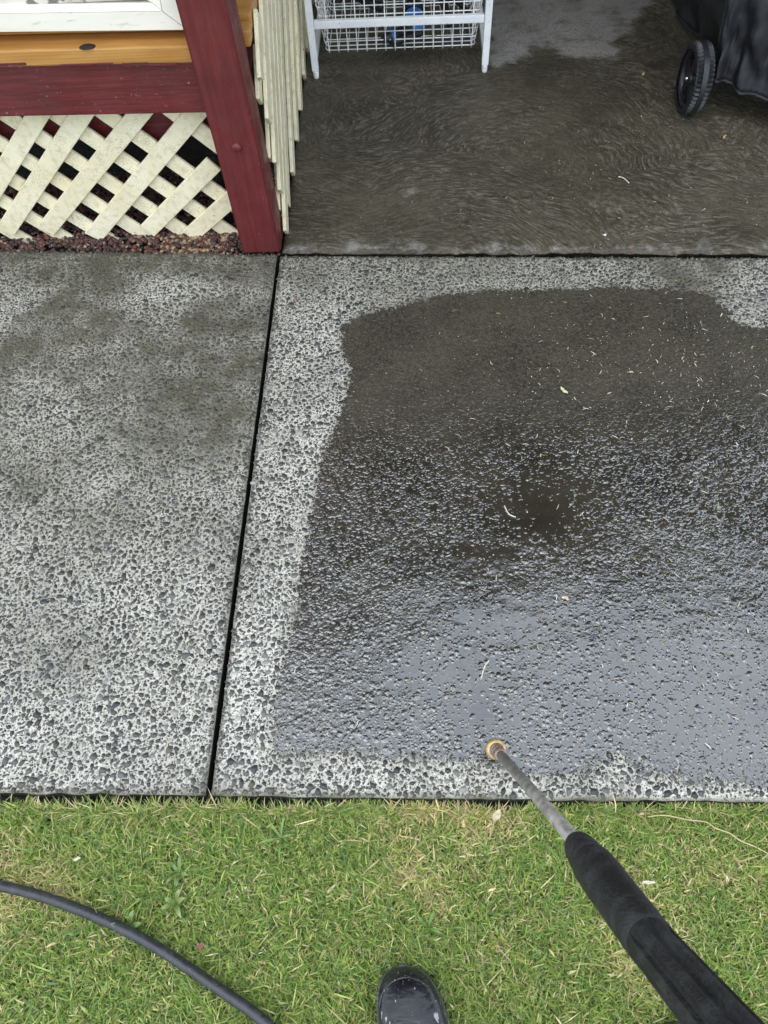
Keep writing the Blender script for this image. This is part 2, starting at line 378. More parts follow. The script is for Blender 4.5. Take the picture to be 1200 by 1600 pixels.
def lance_mat():
    b = NB('worn_steel'); n = b.noise(60, 5, .65); s = b.ramp(b.noise(35, 4), .5, .68)
    col = b.mix(b.ramp(n, .3, .7), (.22, .205, .18), (.42, .40, .36)); col = b.mix(b.math('MULTIPLY', s, .55), col, (.10, .085, .07))
    return b.fin(col, b.ramp(n, .3, .7, .35, .6), b.bump(n, .3, .0006), Metallic=.35)
MAT['lance'] = lance_mat()
MAT['brass'] = plain('brass', (.50, .37, .16), .45, metal=.6, var=.25, scale=120)
MAT['copper'] = plain('tarnished_copper', (.36, .26, .21), .4, metal=.5, var=.35, scale=120)
def boot_mat():
    b = NB('boot_rubber'); n = b.noise(25, 5, .65); v = b.ramp(b.noise(95, 3, .6, b.map((1, .4, 1))), .645, .665); d = b.ramp(b.noise(9, 4), .4, .7)
    f = b.ramp(b.noise(240, 2), .68, .72)
    col = b.mix(b.ramp(n, .35, .7), (.010, .010, .012), (.024, .025, .029)); col = b.mix(b.math('MULTIPLY', d, .4), col, (.06, .062, .072))
    col = b.mix(b.math('MULTIPLY', v, .8), col, (.42, .42, .41)); col = b.mix(b.math('MULTIPLY', f, .35), col, (.3, .3, .29))
    cre = b.noise(16, 3, .6, b.map((.35, 1.6, 1), (0, 0, .3)), 1.2)
    return b.fin(col, b.ramp(n, .3, .7, .16, .4), b.bump(b.math('ADD', b.math('MULTIPLY', n, .35), cre), .7, .006))
MAT['boot'] = boot_mat()
MAT['roof'] = plain('roof_lining', (.10, .085, .07), .7, var=.15, scale=6)
MAT['wall'] = plain('painted_wall', (.30, .27, .22), .7, var=.1, scale=6)

# ------------------------------------------------------------------ the setting
g = link('ground', mesh('ground', [(-60, -60, -.052), (60, -60, -.052), (60, 60, -.052), (-60, 60, -.052)], [(0, 1, 2, 3)]), MAT['soil']); struct(g)

def slab(name, c00, c10, c01, c11, nx, ny, mat, jit=(.002,)*4, grime=None, extra=None, depth=.10):
    """bent sheet of concrete with ragged, softened edges and real thickness; corners front-left, front-right, rear-left, rear-right"""
    u, v = np.meshgrid(np.linspace(0, 1, nx), np.linspace(0, 1, ny))
    c00, c10, c01, c11 = [np.array(c[:2]) for c in (c00, c10, c01, c11)]
    P = (c00[None, None]*((1-u)*(1-v))[..., None]+c10*(u*(1-v))[..., None]+c01*((1-u)*v)[..., None]+c11*(u*v)[..., None])
    x, y = P[..., 0].copy(), P[..., 1].copy()
    jf, jr, jl, jrt = jit
    nz = lambda a, s: fbm(a*0+s*3.1, a, 26, 4, s)-.5
    dv = np.linalg.norm(c01-c00); du = np.linalg.norm(c10-c00)
    wf = np.exp(-(v*dv)/.02); wr = np.exp(-((1-v)*dv)/.02); wl = np.exp(-(u*du)/.02); wrt = np.exp(-((1-u)*du)/.02)
    P[..., 1] += nz(x, 1)*jf*wf*2 + nz(x, 2)*jr*wr*2; P[..., 0] += nz(y, 3)*jl*wl*2 + nz(y, 4)*jrt*wrt*2
    z = (fbm(x, y, 3, 3, 5)-.5)*.0015
    e = np.zeros_like(z); e[0] = e[-1] = 1; e[:, 0] = e[:, -1] = 1; z -= e*.004
    e2 = np.zeros_like(z); e2[1] = e2[-2] = 1; e2[:, 1] = e2[:, -2] = 1; z -= e2*.0008*(1-e)
    V = np.dstack([P, z]).reshape(-1, 3); idx = np.arange(nx*ny).reshape(ny, nx)
    F = np.stack([idx[:-1, :-1], idx[:-1, 1:], idx[1:, 1:], idx[1:, :-1]], -1).reshape(-1, 4)
    ring = np.concatenate([idx[0], idx[1:, -1], idx[-1, -2::-1], idx[-2:0:-1, 0]])
    base = len(V); low = V[ring].copy(); low[:, 2] = -depth; mid = V[ring].copy(); mid[:, 2] -= .005; k = len(ring); j = np.arange(k); j2 = (j+1) % k; V = np.vstack([V, mid, low])
    F = np.vstack([F, np.stack([ring, base+j, base+j2, ring[j2]], -1), np.stack([base+j, base+k+j, base+k+j2, base+j2], -1)])
    m = fastmesh(name, V, F, True)
    X, Y = V[:, 0], V[:, 1]
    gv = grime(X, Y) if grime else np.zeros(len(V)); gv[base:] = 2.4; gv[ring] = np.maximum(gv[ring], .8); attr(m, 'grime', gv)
    if extra:
        ev = extra[1](X, Y); ev[base:] = -1; ev[ring] = np.minimum(ev[ring], .2); attr(m, extra[0], ev)
    return struct(link(name, m, mat))
WETP = [(700, 462), (780, 456), (860, 455), (960, 452), (1060, 455), (1105, 460), (1128, 482), (1140, 500), (1165, 513), (1215, 518), (1420, 540), (1500, 1215), (1200, 1226), (1120, 1222), (1060, 1216),
        (1010, 1205), (975, 1172), (945, 1185), (915, 1205), (860, 1212), (815, 1204), (780, 1192), (740, 1188), (640, 1182), (540, 1176), (470, 1176), (434, 1172),
        (430, 1130), (434, 1090), (446, 1040), (458, 985), (468, 925), (478, 865), (489, 800), (500, 740), (514, 690), (532, 650), (545, 612), (548, 575), (537, 545), (534, 512), (560, 496), (640, 476)]
WET2 = np.array([gp(*p)[:2] for p in WETP])
FE = lambda x: .267+(x+.747)*(.253-.267)/1.348                 # front edge of the path
REAR = lambda x: 1.716 if x < -.36 else 1.716-(x+.36)*.046     # rear edge
REARL = lambda x: 1.724-(x+.47)*.062
JX, JW = -.370, .0052
XL, XR = -2.4, 2.6
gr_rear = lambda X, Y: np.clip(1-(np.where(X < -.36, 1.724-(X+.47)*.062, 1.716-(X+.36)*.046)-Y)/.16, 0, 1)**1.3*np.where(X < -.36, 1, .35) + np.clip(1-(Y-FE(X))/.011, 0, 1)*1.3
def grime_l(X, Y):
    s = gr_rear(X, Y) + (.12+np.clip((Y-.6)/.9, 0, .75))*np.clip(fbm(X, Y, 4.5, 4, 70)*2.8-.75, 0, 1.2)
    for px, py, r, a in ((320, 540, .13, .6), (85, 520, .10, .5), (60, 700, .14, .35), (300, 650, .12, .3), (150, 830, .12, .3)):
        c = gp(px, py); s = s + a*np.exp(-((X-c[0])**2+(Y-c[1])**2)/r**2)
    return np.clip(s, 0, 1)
def grime_r(X, Y):
    s = gr_rear(X, Y) + .55*np.clip(1+sdist(WET2, X, Y)/.028, 0, 1)*np.clip(fbm(X, Y, 22, 3, 71)*2.2-.5, 0, 1) + np.clip((Y-.9)/1.2, 0, .4)*np.clip(fbm(X, Y, 4.5, 4, 70)*2.6-.75, 0, 1.2)
    for px, py, r, a in ((1090, 425, .10, .9), (480, 430, .08, .3), (600, 440, .1, .3)):
        c = gp(px, py); s = s + a*np.exp(-((X-c[0])**2+(Y-c[1])**2)/r**2)
    return np.clip(s, 0, 1)
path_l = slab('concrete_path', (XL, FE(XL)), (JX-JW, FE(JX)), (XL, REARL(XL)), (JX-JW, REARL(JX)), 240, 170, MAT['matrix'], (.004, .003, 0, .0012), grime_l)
path_r = slab('concrete_path', (JX+JW, FE(JX)), (XR, FE(XR)), (JX+JW, REAR(JX+.01)-.004), (XR, REAR(XR)-.006), 300, 170, MAT['matrix'], (.004, .005, .0012, 0), grime_r)
path_l['label'] = 'dry exposed aggregate path slab left of the joint, in front of the lattice'
path_r['label'] = 'exposed aggregate path slab right of the joint, partly under water'

DRYP = np.array([gp(*p)[:2] for p in ((766, -40), (764, 112), (800, 96), (850, 66), (880, 82), (925, 88), (965, 88), (960, 66), (990, 40), (1020, 5), (1035, -40))])
def patio_dry(X, Y):
    s = np.clip(.5+sdist(DRYP, X, Y)/.09, 0, 1.1)
    s = np.maximum(s, np.clip(.72-(Y-(1.722-(X+.36)*.046))/.13, 0, .72))
    for px, py, r, a in ((900, 110, .2, .3), (520, 100, .12, .35), (640, 300, .05, .6), (700, 20, .2, .5)):
        c = gp(px, py); s = s + a*np.exp(-((X-c[0])**2+(Y-c[1])**2)/r**2)
    return s
patio = slab('patio_floor', (-.361, REAR(-.361)+.013), (4.2, REAR(4.2)+.011), (-.361, 5.4), (4.2, 5.4), 520, 200, MAT['patio'], (.011, 0, 0, 0), None, ('dry', patio_dry))
patio['label'] = 'dark damp concrete patio floor with swirled broom marks'

# packed dark soil in the joints
j = link('joint_soil', mesh('joint_soil', [(-2.4, .24, -.045), (2.6, .2, -.045), (2.6, 1.75, -.045), (-2.4, 1.9, -.045)], [(0, 1, 2, 3)]), MAT['dark_soil']); struct(j)

# porch roof and house wall, above and beyond the frame (they darken the water's reflection)
V, F = bevel_box((-3.4, 1.86, 2.42), (4.2, 5.6, 2.58), .01)
struct(part('porch_roof', V, F, MAT['roof']))
V, F = bevel_box((-3.4, 1.36, 2.40), (-.22, 1.859, 2.56), .01)
struct(part('porch_eave', V, F, MAT['roof']))
V, F = bevel_box((-3.4, 5.42, -.05), (4.2, 5.6, 2.42), .01)
struct(part('house_wall', V, F, MAT['wall']))

# ------------------------------------------------------------------ water film on the right-hand slab
def wet_at(X, Y):
    d = sdist(WET2, X, Y)
    soft = .020 + .05*np.exp(-(((X-gp(1120, 1190)[0])/.16)**2+((Y-gp(1120, 1200)[1])/.06)**2)) + .02*np.exp(-(((X-gp(1100, 430)[0])/.12)**2+((Y-gp(1100, 450)[1])/.08)**2))
    return np.clip(.5+d/(2*soft), -.6, 1.6)
nx, ny = 330, 320
gx, gy = np.meshgrid(np.linspace(-.34, 1.30, nx), np.linspace(.262, 1.66, ny))
w = wet_at(gx, gy); idx = np.arange(nx*ny).reshape(ny, nx)
gz = np.full(gx.shape, .0026) + (fbm(gx, gy, 3, 3, 5)-.5)*.0015
F = np.stack([idx[:-1, :-1], idx[:-1, 1:], idx[1:, 1:], idx[1:, :-1]], -1).reshape(-1, 4)
keep = (w.ravel()[F].max(1) > -.45) & (gy.ravel()[F].min(1) > FE(0)+.012); F = F[keep]
used = np.unique(F); remap = -np.ones(nx*ny, int); remap[used] = np.arange(len(used))
m = fastmesh('water_film', np.stack([gx.ravel()[used], gy.ravel()[used], gz.ravel()[used]], -1), remap[F], True)
X, Y = gx.ravel()[used], gy.ravel()[used]
attr(m, 'wet', w.ravel()[used])
calm = np.full(len(X), .04) + .5*np.clip(fbm(X, Y, 5, 3, 8)-.5, 0, 1) + .22*np.clip((.72-Y)/.2, 0, 1) + .30*np.clip((X-.1)/.4, 0, 1)*np.clip((.9-Y)/.3, 0, 1)
for px, py, rx, ry, a in ((845, 800, .13, .12, .95), (750, 870, .14, .075, .8), (800, 970, .18, .065, .82), (700, 1050, .13, .06, .75), (750, 1110, .08, .05, .75), (1080, 1080, .22, .12, .35), (1100, 1180, .2, .07, .55), (900, 1020, .2, .1, .25)):
    c = gp(px, py); calm = np.maximum(calm, a*np.exp(-(((X-c[0])/rx)**2+((Y-c[1])/ry)**2)) + .1)
attr(m, 'calm', np.clip(calm, 0, .97))
matt = np.clip((Y-.98)/.24, 0, 1)*.92
attr(m, 'matt', np.clip(matt+.3*(fbm(X, Y, 7, 3, 12)-.5)*(matt > .02), 0, .95))
water = struct(link('water_film', m, MAT['wet']))

# ------------------------------------------------------------------ aggregate stones set in the path
def aggregate():
    x0, x1, y0, y1 = -1.32, 1.22, .262, 1.80
    N = 150000
    u = rng.random(N); rad = .0018*(1-u*(1-(.0018/.0088)**1.45))**(-1/1.45); rad = np.sort(rad)[::-1]
    cell = .011; grid = {}; out = []
    pts = np.stack([rng.uniform(x0, x1, N*2), rng.uniform(y0, y1, N*2)], -1); w = wet_at(pts[:, 0], pts[:, 1])
    dens = fbm(pts[:, 0], pts[:, 1], 6, 3, 21)
    k = 0
    for r in rad:
        for t in range(2):
            if k >= len(pts): break
            x, y = pts[k]; ww = w[k]; dn = dens[k]; k += 1
            if ww > 1.25 or (dn < .40 and r > .0045 and (k % 3)): continue
            if abs(x-JX) < JW+r*.6 or y < FE(x)+r*.55: continue
            if y > (REARL(x) if x < JX else REAR(x)-.006)-r*.6: continue
            ci, cj = int(x/cell), int(y/cell); ok = True
            for a in (-1, 0, 1):
                for b in (-1, 0, 1):
                    for (qx, qy, qr) in grid.get((ci+a, cj+b), ()):
                        if (qx-x)**2+(qy-y)**2 < (qr+r)**2*.60: ok = False; break
                    if not ok: break
                if not ok: break
            if ok:
                grid.setdefault((ci, cj), []).append((x, y, r)); out.append((x, y, r)); break
    return np.array(out)
A = aggregate(); n = len(A); K = 7
print('stones', n, 'cover', (math.pi*A[:, 2]**2).sum())
def stone_geo(A):
    n = len(A); ang = np.sort(rng.random((n, K))*.75/K*2*math.pi + np.arange(K)*2*math.pi/K, 1)
    rr = A[:, 2:3]*rng.uniform(.62, 1.32, (n, K)); el = rng.uniform(.50, 1, (n, 1)); th = rng.random((n, 1))*2*math.pi
    ex, ey = rr*np.cos(ang), rr*np.sin(ang)*el
    ox, oy = ex*np.cos(th)-ey*np.sin(th), ex*np.sin(th)+ey*np.cos(th)
    hgt = (.0012+.16*A[:, 2:3])*rng.uniform(.6, 1.2, (n, 1)); tilt = rng.normal(0, .05, (n, 2))
    base = -.0012 + (fbm(A[:, 0:1], A[:, 1:2], 3, 3, 5)-.5)*.0015 - .0018*np.clip(1-(A[:, 1:2]-FE(0))/.010, 0, 1)
    V = np.zeros((n, 2*K, 3))
    V[:, :K, 0] = A[:, 0:1]+ox; V[:, :K, 1] = A[:, 1:2]+oy; V[:, :K, 2] = base
    s = rng.uniform(.72, .92, (n, 1))
    V[:, K:, 0] = A[:, 0:1]+ox*s; V[:, K:, 1] = A[:, 1:2]+oy*s; V[:, K:, 2] = base+.0012+hgt*.75+ox*tilt[:, :1]+oy*tilt[:, 1:]
    return V
k = np.arange(K); side = np.stack([k, (k+1) % K, K+(k+1) % K, K+k], -1)
SF = np.vstack([np.stack([side[:, 0], side[:, 1], side[:, 2]], -1), np.stack([side[:, 0], side[:, 2], side[:, 3]], -1), np.array([[K, K+i, K+i+1] for i in range(1, K-1)])])
SV = stone_geo(A)
base = np.array([[.062, .062, .058], [.088, .088, .083], [.036, .036, .034], [.14, .138, .128], [.075, .069, .052], [.30, .29, .25], [.20, .195, .175]])
ci = rng.choice(7, n, p=[.29, .20, .18, .09, .14, .03, .07]); SC = base[ci]*rng.uniform(.6, 1.3, (n, 1))*(1+.9*np.clip(fbm(A[:, 0:1], A[:, 1:2], 9, 3, 61)-.5, -.5, .5))
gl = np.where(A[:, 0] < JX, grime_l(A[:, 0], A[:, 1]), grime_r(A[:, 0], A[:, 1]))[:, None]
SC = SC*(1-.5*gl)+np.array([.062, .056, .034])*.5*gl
wet_s = np.clip(wet_at(A[:, 0], A[:, 1]), 0, 1)[:, None]; SC = SC*(1-.45*wet_s)
for slab_o, sel in ((path_l, A[:, 0] < JX), (path_r, A[:, 0] >= JX)):
    ids = np.where(sel)[0]; d2 = A[ids, 2]/(1+A[ids, 1]); big = ids[np.argsort(-d2)[:150]]; rest = np.setdiff1d(ids, big)
    for i in big:
        mm = fastmesh('stone', SV[i]-np.array([A[i, 0], A[i, 1], 0]), SF); cattr(mm, 'col', np.repeat(SC[i:i+1], 2*K, 0))
        link('stone', mm, MAT['stone'], slab_o, (A[i, 0], A[i, 1], 0))
    F = (SF[None]+(np.arange(len(rest))*2*K)[:, None, None]).reshape(-1, 3)
    mm = fastmesh('aggregate', SV[rest].reshape(-1, 3), F); cattr(mm, 'col', np.repeat(SC[rest], 2*K, 0))
    o = link('aggregate', mm, MAT['stone'], slab_o); o['kind'] = 'stuff'

# ------------------------------------------------------------------ lawn
def blades(n, x0, x1, y0, y1, z0, lmin, lmax, edge=True):
    x = rng.uniform(x0, x1, n); y = rng.uniform(y0, y1, n)
    if edge: y = np.minimum(y, FE(0)-.004-rng.random(n)*.012 - .018*vnoise(x, x*0, 22, 4))
    Lh = rng.uniform(lmin, lmax, n)*(1+1.1*(fbm(x, y, 12, 3, 30)-.5)); wd = rng.uniform(.0009, .0023, n)*np.where(rng.random(n) < .08, 1.7, 1)
    az = rng.random(n)*2*math.pi; lean = np.clip(rng.normal(.95, .33, n), .1, 1.45); bend = rng.uniform(-.1, .75, n)
    dx, dy = np.cos(az), np.sin(az); px, py = -dy, dx; tw = rng.uniform(-.6, .6, n)
    P = []; cx, cy, cz = x.copy(), y.copy(), np.full(n, z0) + rng.uniform(0, .018, n); th = lean-bend*.5
    for s, wf in ((0, 1), (.5, .95), (1, .0)):
        if s: 
            cx = cx+dx*np.sin(th)*Lh*.5; cy = cy+dy*np.sin(th)*Lh*.5; cz = cz+np.cos(th)*Lh*.5; th = np.clip(th+bend, .05, 1.75)
        a = wd*wf
        P.append(np.stack([cx+px*a*.5, cy+py*a*.5, cz+tw*a*.5], -1)); P.append(np.stack([cx-px*a*.5, cy-py*a*.5, cz-tw*a*.5], -1))
    V = np.stack([P[0], P[1], P[2], P[3], P[4]], 1)
    pal = np.array([[.17, .27, .055], [.23, .33, .075], [.11, .20, .05], [.33, .38, .12], [.58, .51, .30], [.13, .22, .085], [.40, .35, .17]])
    straw = np.clip(3.0*(fbm(x, y, 8, 4, 40)-.50), 0, .65) + .35*np.clip(1-(FE(0)-y)/.03, 0, 1)
    c = rng.choice(7, n, p=[.25, .25, .16, .17, .055, .08, .035]); c = np.where(rng.random(n) < straw, rng.choice([4, 6, 3], n), c)
    col = pal[c]*rng.uniform(.7, 1.3, (n, 1))*np.array([1.46, 1.36, 1.36]); return V, np.repeat(col[:, None], 5, 1)
BF = np.array([[0, 1, 3], [0, 3, 2], [2, 3, 4]])
parts = [blades(140000, -.86, .80, -.22, .262, -.043, .009, .025), blades(2600, -.86, .80, -.22, .262, -.040, .025, .05),
         blades(2600, -.86, .80, .235, .262, -.042, .02, .045), blades(60000, -2.4, 2.4, -2.2, -.22, -.045, .02, .045, False),
         blades(26000, -2.4, -.86, -.22, .262, -.045, .02, .045), blades(26000, .80, 2.4, -.22, .25, -.045, .02, .045)]
V = np.vstack([p[0] for p in parts]); COL = np.vstack([p[1] for p in parts]); n = len(V)
F = (BF[None]+(np.arange(n)*5)[:, None, None]).reshape(-1, 3)
m = fastmesh('lawn_grass', V.reshape(-1, 3), F); cattr(m, 'col', COL.reshape(-1, 3))
o = link('lawn_grass', m, MAT['blade']); o['kind'] = 'stuff'; o['label'] = 'short mown lawn grass, green with straw coloured patches'

# ------------------------------------------------------------------ red post, deck, lattice
YP = 1.723
def leaning_box(bl, br, top_off, depth, ztop, bev=.005):
    """four-sided post: front-left and front-right foot, x drift per metre of height"""
    bm = bmesh.new(); vs = []
    for z in (0, ztop):
        for (x, y) in ((bl[0], bl[1]), (br[0], br[1]), (br[0], br[1]+depth), (bl[0], bl[1]+depth)):
            vs.append(bm.verts.new((x+top_off*z, y, z)))
    for f in ((3, 2, 1, 0), (4, 5, 6, 7), (0, 1, 5, 4), (1, 2, 6, 5), (2, 3, 7, 6), (3, 0, 4, 7)): bm.faces.new([vs[i] for i in f])
    bmesh.ops.bevel(bm, geom=bm.edges[:], offset=bev, segments=3, affect='EDGES')
    bm.verts.index_update(); V = np.array([tuple(v.co) for v in bm.verts]); F = [[v.index for v in f.verts] for f in bm.faces]; bm.free(); return V, F
post = thing('porch_post', 'thick dark red painted timber post at the corner of the deck', 'post', (-.418, YP+.05, 0))
V, F = leaning_box((-.472, YP), (-.364, YP), -.021, .10, 2.43); part('post_shaft', V, F, MAT['red_v'], post)
bc = atY(370, 230, YP); V, F = lathe([(-.006, .012), (.003, .012), (.0065, .0095), (.0085, .004)], bc, (0, -1, 0), 16)
part('bolt_head', V, F, MAT['red_v'], post, True)

deck = thing('porch_deck', 'timber porch deck with pine edge board above a dark red fascia', 'deck', (-1.3, 2.4, 0))
YB = YP+.03; DX = -.364
V, F = bevel_box((-2.2, YB, .387), (-.478, YB+.045, .505), .004); V[:, 2] += (V[:, 0]+.5)*-.016; part('fascia_beam', V, F, MAT['red_h'], deck)
V, F = bevel_box((-2.2, YB+.098, .27), (-.5, YB+.118, .50), .003); part('backing_board', V, F, MAT['red_h'], deck)
V, F = bevel_box((DX-.075, YP+.105, .385), (DX-.035, 3.9, .485), .003); part('side_bearer', V, F, MAT['red_y'], deck)
# rough upper paint edge of the fascia (brush marks lapping on to the pine)
lap = []
for a, b, h in ((0, 42, 4.0), (95, 178, 4.0), (193, 232, 4.5), (232, 276, 3.0)):
    V, F = bevel_box(atY(a, 97, YB)+np.array([0, -.0135, -.003]), atY(b, 97-h, YB)+np.array([0, -.0125, 0]), .0004, 1); part('paint_lap', V, F, MAT['red_h'], deck)
ydk = YP+.018; k = 0; bw = .14
while ydk < 3.8:
    xr = DX+.0 if k else -.478
    V, F = bevel_box((-2.2, ydk, .508), (xr, ydk+bw, .543), .004); V[:, 2] += (V[:, 0]+.5)*-.014; part('deck_board', V, F, MAT['pine'], deck)
    if k == 0:
        V, F = bevel_box((-.40, YP+.106, .495), (DX, ydk+bw, .530), .004); part('deck_board', V, F, MAT['pine'], deck)
    ydk += bw+.004; k += 1
kc = gp(136, 72, .5475); V, F = lathe([(0, .019), (.0014, .016), (.002, .006)], (kc[0], kc[1], .546), (0, 0, 1), 20); V[:, 1] = kc[1]+(V[:, 1]-kc[1])*.75; part('knot', V, F, plain('pine_knot', (.012, .006, .004), .8, var=.5, scale=80), deck, True)
for px in (-2.0, -1.2):
    V, F = bevel_box((px-.05, 2.6, -.04), (px+.05, 2.7, .50), .004); part('deck_stump', V, F, MAT['pine'], deck)

# cream framed panel standing on the deck
YF = 1.768
fr = thing('framed_panel', 'weathered cream framed panel with mitred corner standing on the deck', 'panel', (-.9, YF, .585))
def plate(name, pts, y0, y1, mat, parent, y0s=None):
    """prism: outline in x,z, from y0 (front) to y1 (back); y0s gives a front depth for each corner"""
    n = len(pts); y0s = y0s or [y0]*n
    V = [(p[0], y, p[1]) for p, y in zip(pts, y0s)] + [(p[0], y1, p[1]) for p in pts]
    F = [list(range(n)), list(range(2*n-1, n-1, -1))] + [[i, n+i, n+(i+1) % n, (i+1) % n] for i in range(n)]
    return part(name, V, F, mat, parent)
q = lambda px, py: (lambda r: (r[0], r[2]))(atY(px, py, YF))
A0 = q(284, 41); A1 = q(253, 18); A2 = q(0, 23); B1 = q(235, 9); B2 = q(0, 10)
plate('bottom_rail', [(-2.1, q(0, 49)[1]+.03), (A0[0]+.06, q(284, 47)[1]-.001), A0, A1, (-2.1, A2[1]+.03)], YF, YF+.04, MAT['white_board'], fr)
plate('rail_bead', [(-2.1, A2[1]+.031), (A1[0], A1[1]+.001), (B1[0], B1[1]), (-2.1, B2[1]+.025)], YF, YF+.04, MAT['white_board'], fr, [YF+.001, YF+.001, YF+.012, YF+.012])
S0 = q(247, -12); T = 1.15
plate('stile', [(A0[0]+.0015, A0[1]+.001), (A0[0]+.09, A0[1]-.03), (A0[0]+.06, T), (S0[0]+.0015, T), (S0[0]+.0015, S0[1]), (A1[0]+.0015, A1[1]+.001)], YF, YF+.04, MAT['white_board'], fr)
plate('stile_bead', [(A1[0], A1[1]+.002), (S0[0], S0[1]), (S0[0], T), (q(190, -12)[0], T), (q(190, -12)[0], q(190, -12)[1]), (B1[0]+.001, B1[1]+.001)], YF, YF+.04, MAT['white_board'], fr, [YF+.001]*3+[YF+.014]*3)
V, F = bevel_box((-2.1, YF+.016, .62), (S0[0], YF+.036, T), .001); part('inset_panel', V, F, MAT['panel'], fr)

V, F = bevel_box((-2.1, YF+.041, .5445), (-.46, YF+.10, .66), .002); V[:, 2] += (V[:, 0]+.5)*-.014; part('sill_block', V, F, MAT['pine'], fr)
YL = YP+.085
def slat(parent, p, qd, w, th, axis, off, seed):
    """lattice slat from p to q (u,z) in an upright plane; axis 'y': plane y=off, 'x': plane x=off; off is the outer face"""
    r = random.Random(seed); p, qd = np.array(p), np.array(qd); d = _n(qd-p); nn = np.array([-d[1], d[0]])
    jw = lambda: w*.5*(1+r.uniform(-.03, .03))
    cs = [p-nn*jw()+d*r.uniform(-.006, .006), p+nn*jw()+d*r.uniform(-.006, .006), qd+nn*jw(), qd-nn*jw()]
    bm = bmesh.new(); vs = []
    for t in (0, th):
        for c in cs: vs.append(bm.verts.new((c[0], off+t, c[1]) if axis == 'y' else (off-t, c[0], c[1])))
    for f in ((0, 1, 2, 3), (7, 6, 5, 4), (0, 4, 5, 1), (1, 5, 6, 2), (2, 6, 7, 3), (3, 7, 4, 0)): bm.faces.new([vs[i] for i in f])
    bmesh.ops.recalc_face_normals(bm, faces=bm.faces[:]); bmesh.ops.bevel(bm, geom=bm.edges[:], offset=.0012, segments=1, affect='EDGES')
    bm.verts.index_update(); V = np.array([tuple(v.co) for v in bm.verts]); F = [[v.index for v in f.verts] for f in bm.faces]; bm.free()
    return part('slat', V, F, MAT['cream'], parent)
lat = thing('lattice_panel', 'cream diagonal lattice panel below the dark red fascia', 'lattice', (-1.1, YL, 0))
W = .047
def Lq(px, py): r = atY(px, py, YL); return (r[0], r[2])
for i, (b, t) in enumerate((((8, 362), (129, 177)), ((71, 362), (219, 177)), ((145, 371), (306, 177)), ((230, 362), (334, 257)), ((297, 369), (372, 302)))):
    b, t = np.array(Lq(*b)), np.array(Lq(*t)); d = t-b
    if i < 3: t = t+d*.12
    slat(lat, b, t, W, .009, 'y', YL+rng.uniform(-.001, .001), i)
for i in range(6):
    x = -1.298-.130*i; slat(lat, (x, .02), (x+.42, .41), W, .009, 'y', YL, 20+i)
for i in range(12):
    x = -.612-.1235*i+.002*rng.normal(); z0 = 0.0                 # back layer, falling to the right
    p = np.array((x+.24, -.03)); e = p+np.array((-.44, .44)); 
    if p[0] > -.40: s = (p[0]+.40); p = p+np.array((-s, s))
    slat(lat, e, p, W*.93, .009, 'y', YL+.0105, 40+i)
p = np.array((-.40, .17)); slat(lat, (-.66, .43), p, W, .009, 'y', YL+.0105, 60)
p = np.array((-.40, .295)); slat(lat, (-.54, .435), p, W, .009, 'y', YL+.0105, 61)

side = thing('lattice_panel', 'cream lattice panel along the deck side, seen edge-on behind the red post', 'lattice', (-.35, 2.5, 0))
XS = -.350
for i, y in enumerate((1.800, 1.905, 2.080, 2.262, 2.445, 2.645, 2.843, 3.03, 3.22, 3.41)):
    L_ = .40 if y > 1.85 else .40
    slat(side, (y, .004+.02*(i == 1)), (y+.50, .50), W*1.05, .010, 'x', XS-.001*i, 80+i)
for i, z in enumerate((.115, .20, .31, .42)):
    slat(side, (1.835, z), (1.835+.52-z, .52), W*1.05, .010, 'x', XS-.001, 95+i)
for i in range(12):
    y = 1.92+.155*i; slat(side, (y, .45), (max(y-.40, 1.835), .45-(y-max(y-.40, 1.835))), W, .010, 'x', XS-.014, 100+i)

# loose paint chips near the foot of the post
# scoria bed
def pebbles(n, xr, yr, zf, r0, r1, pal, prob, flat=.75):
    bm = bmesh.new(); bmesh.ops.create_icosphere(bm, subdivisions=1, radius=1); bv = np.array([tuple(v.co) for v in bm.verts]); bf = np.array([[v.index for v in f.verts] for f in bm.faces]); bm.free()
    x = rng.uniform(*xr, n); y = rng.uniform(*yr, n); r = rng.uniform(r0, r1, n)
    sc = rng.uniform(.65, 1.25, (n, 1, 3))*r[:, None, None]; sc[..., 2] *= flat
    V = bv[None]*(1+rng.uniform(-.22, .22, (n, len(bv), 1)))*sc; a = rng.random(n)*6.28; ca, sa = np.cos(a)[:, None], np.sin(a)[:, None]
    V = np.stack([V[..., 0]*ca-V[..., 1]*sa, V[..., 0]*sa+V[..., 1]*ca, V[..., 2]], -1)
    V[..., 0] += x[:, None]; V[..., 1] += y[:, None]; V[..., 2] += (zf(x, y)+rng.uniform(-.3, .5, n)*r)[:, None]
    col = pal[rng.choice(len(pal), n, p=prob)]*rng.uniform(.7, 1.3, (n, 1))
    return V.reshape(-1, 3), (bf[None]+(np.arange(n)*len(bv))[:, None, None]).reshape(-1, 3), np.repeat(col, len(bv), 0)
pal = np.array([[.085, .035, .03], [.05, .028, .026], [.14, .055, .04], [.32, .24, .14], [.03, .025, .024], [.30, .12, .06]])
zf = lambda x, y: np.clip((y-1.74)*.12-.012, -.02, .008)
V1 = pebbles(9000, (-1.9, -.372), (1.728, 2.12), zf, .004, .0085, pal, [.36, .24, .2, .07, .11, .02])
V2 = pebbles(360, (-.72, -.52), (1.735, 1.83), zf, .004, .0075, pal, [.10, .1, .1, .62, .04, .04])
m = fastmesh('scoria_gravel', np.vstack([V1[0], V2[0]]), np.vstack([V1[1], V2[1]+len(V1[0])])); cattr(m, 'col', np.vstack([V1[2], V2[2]]))
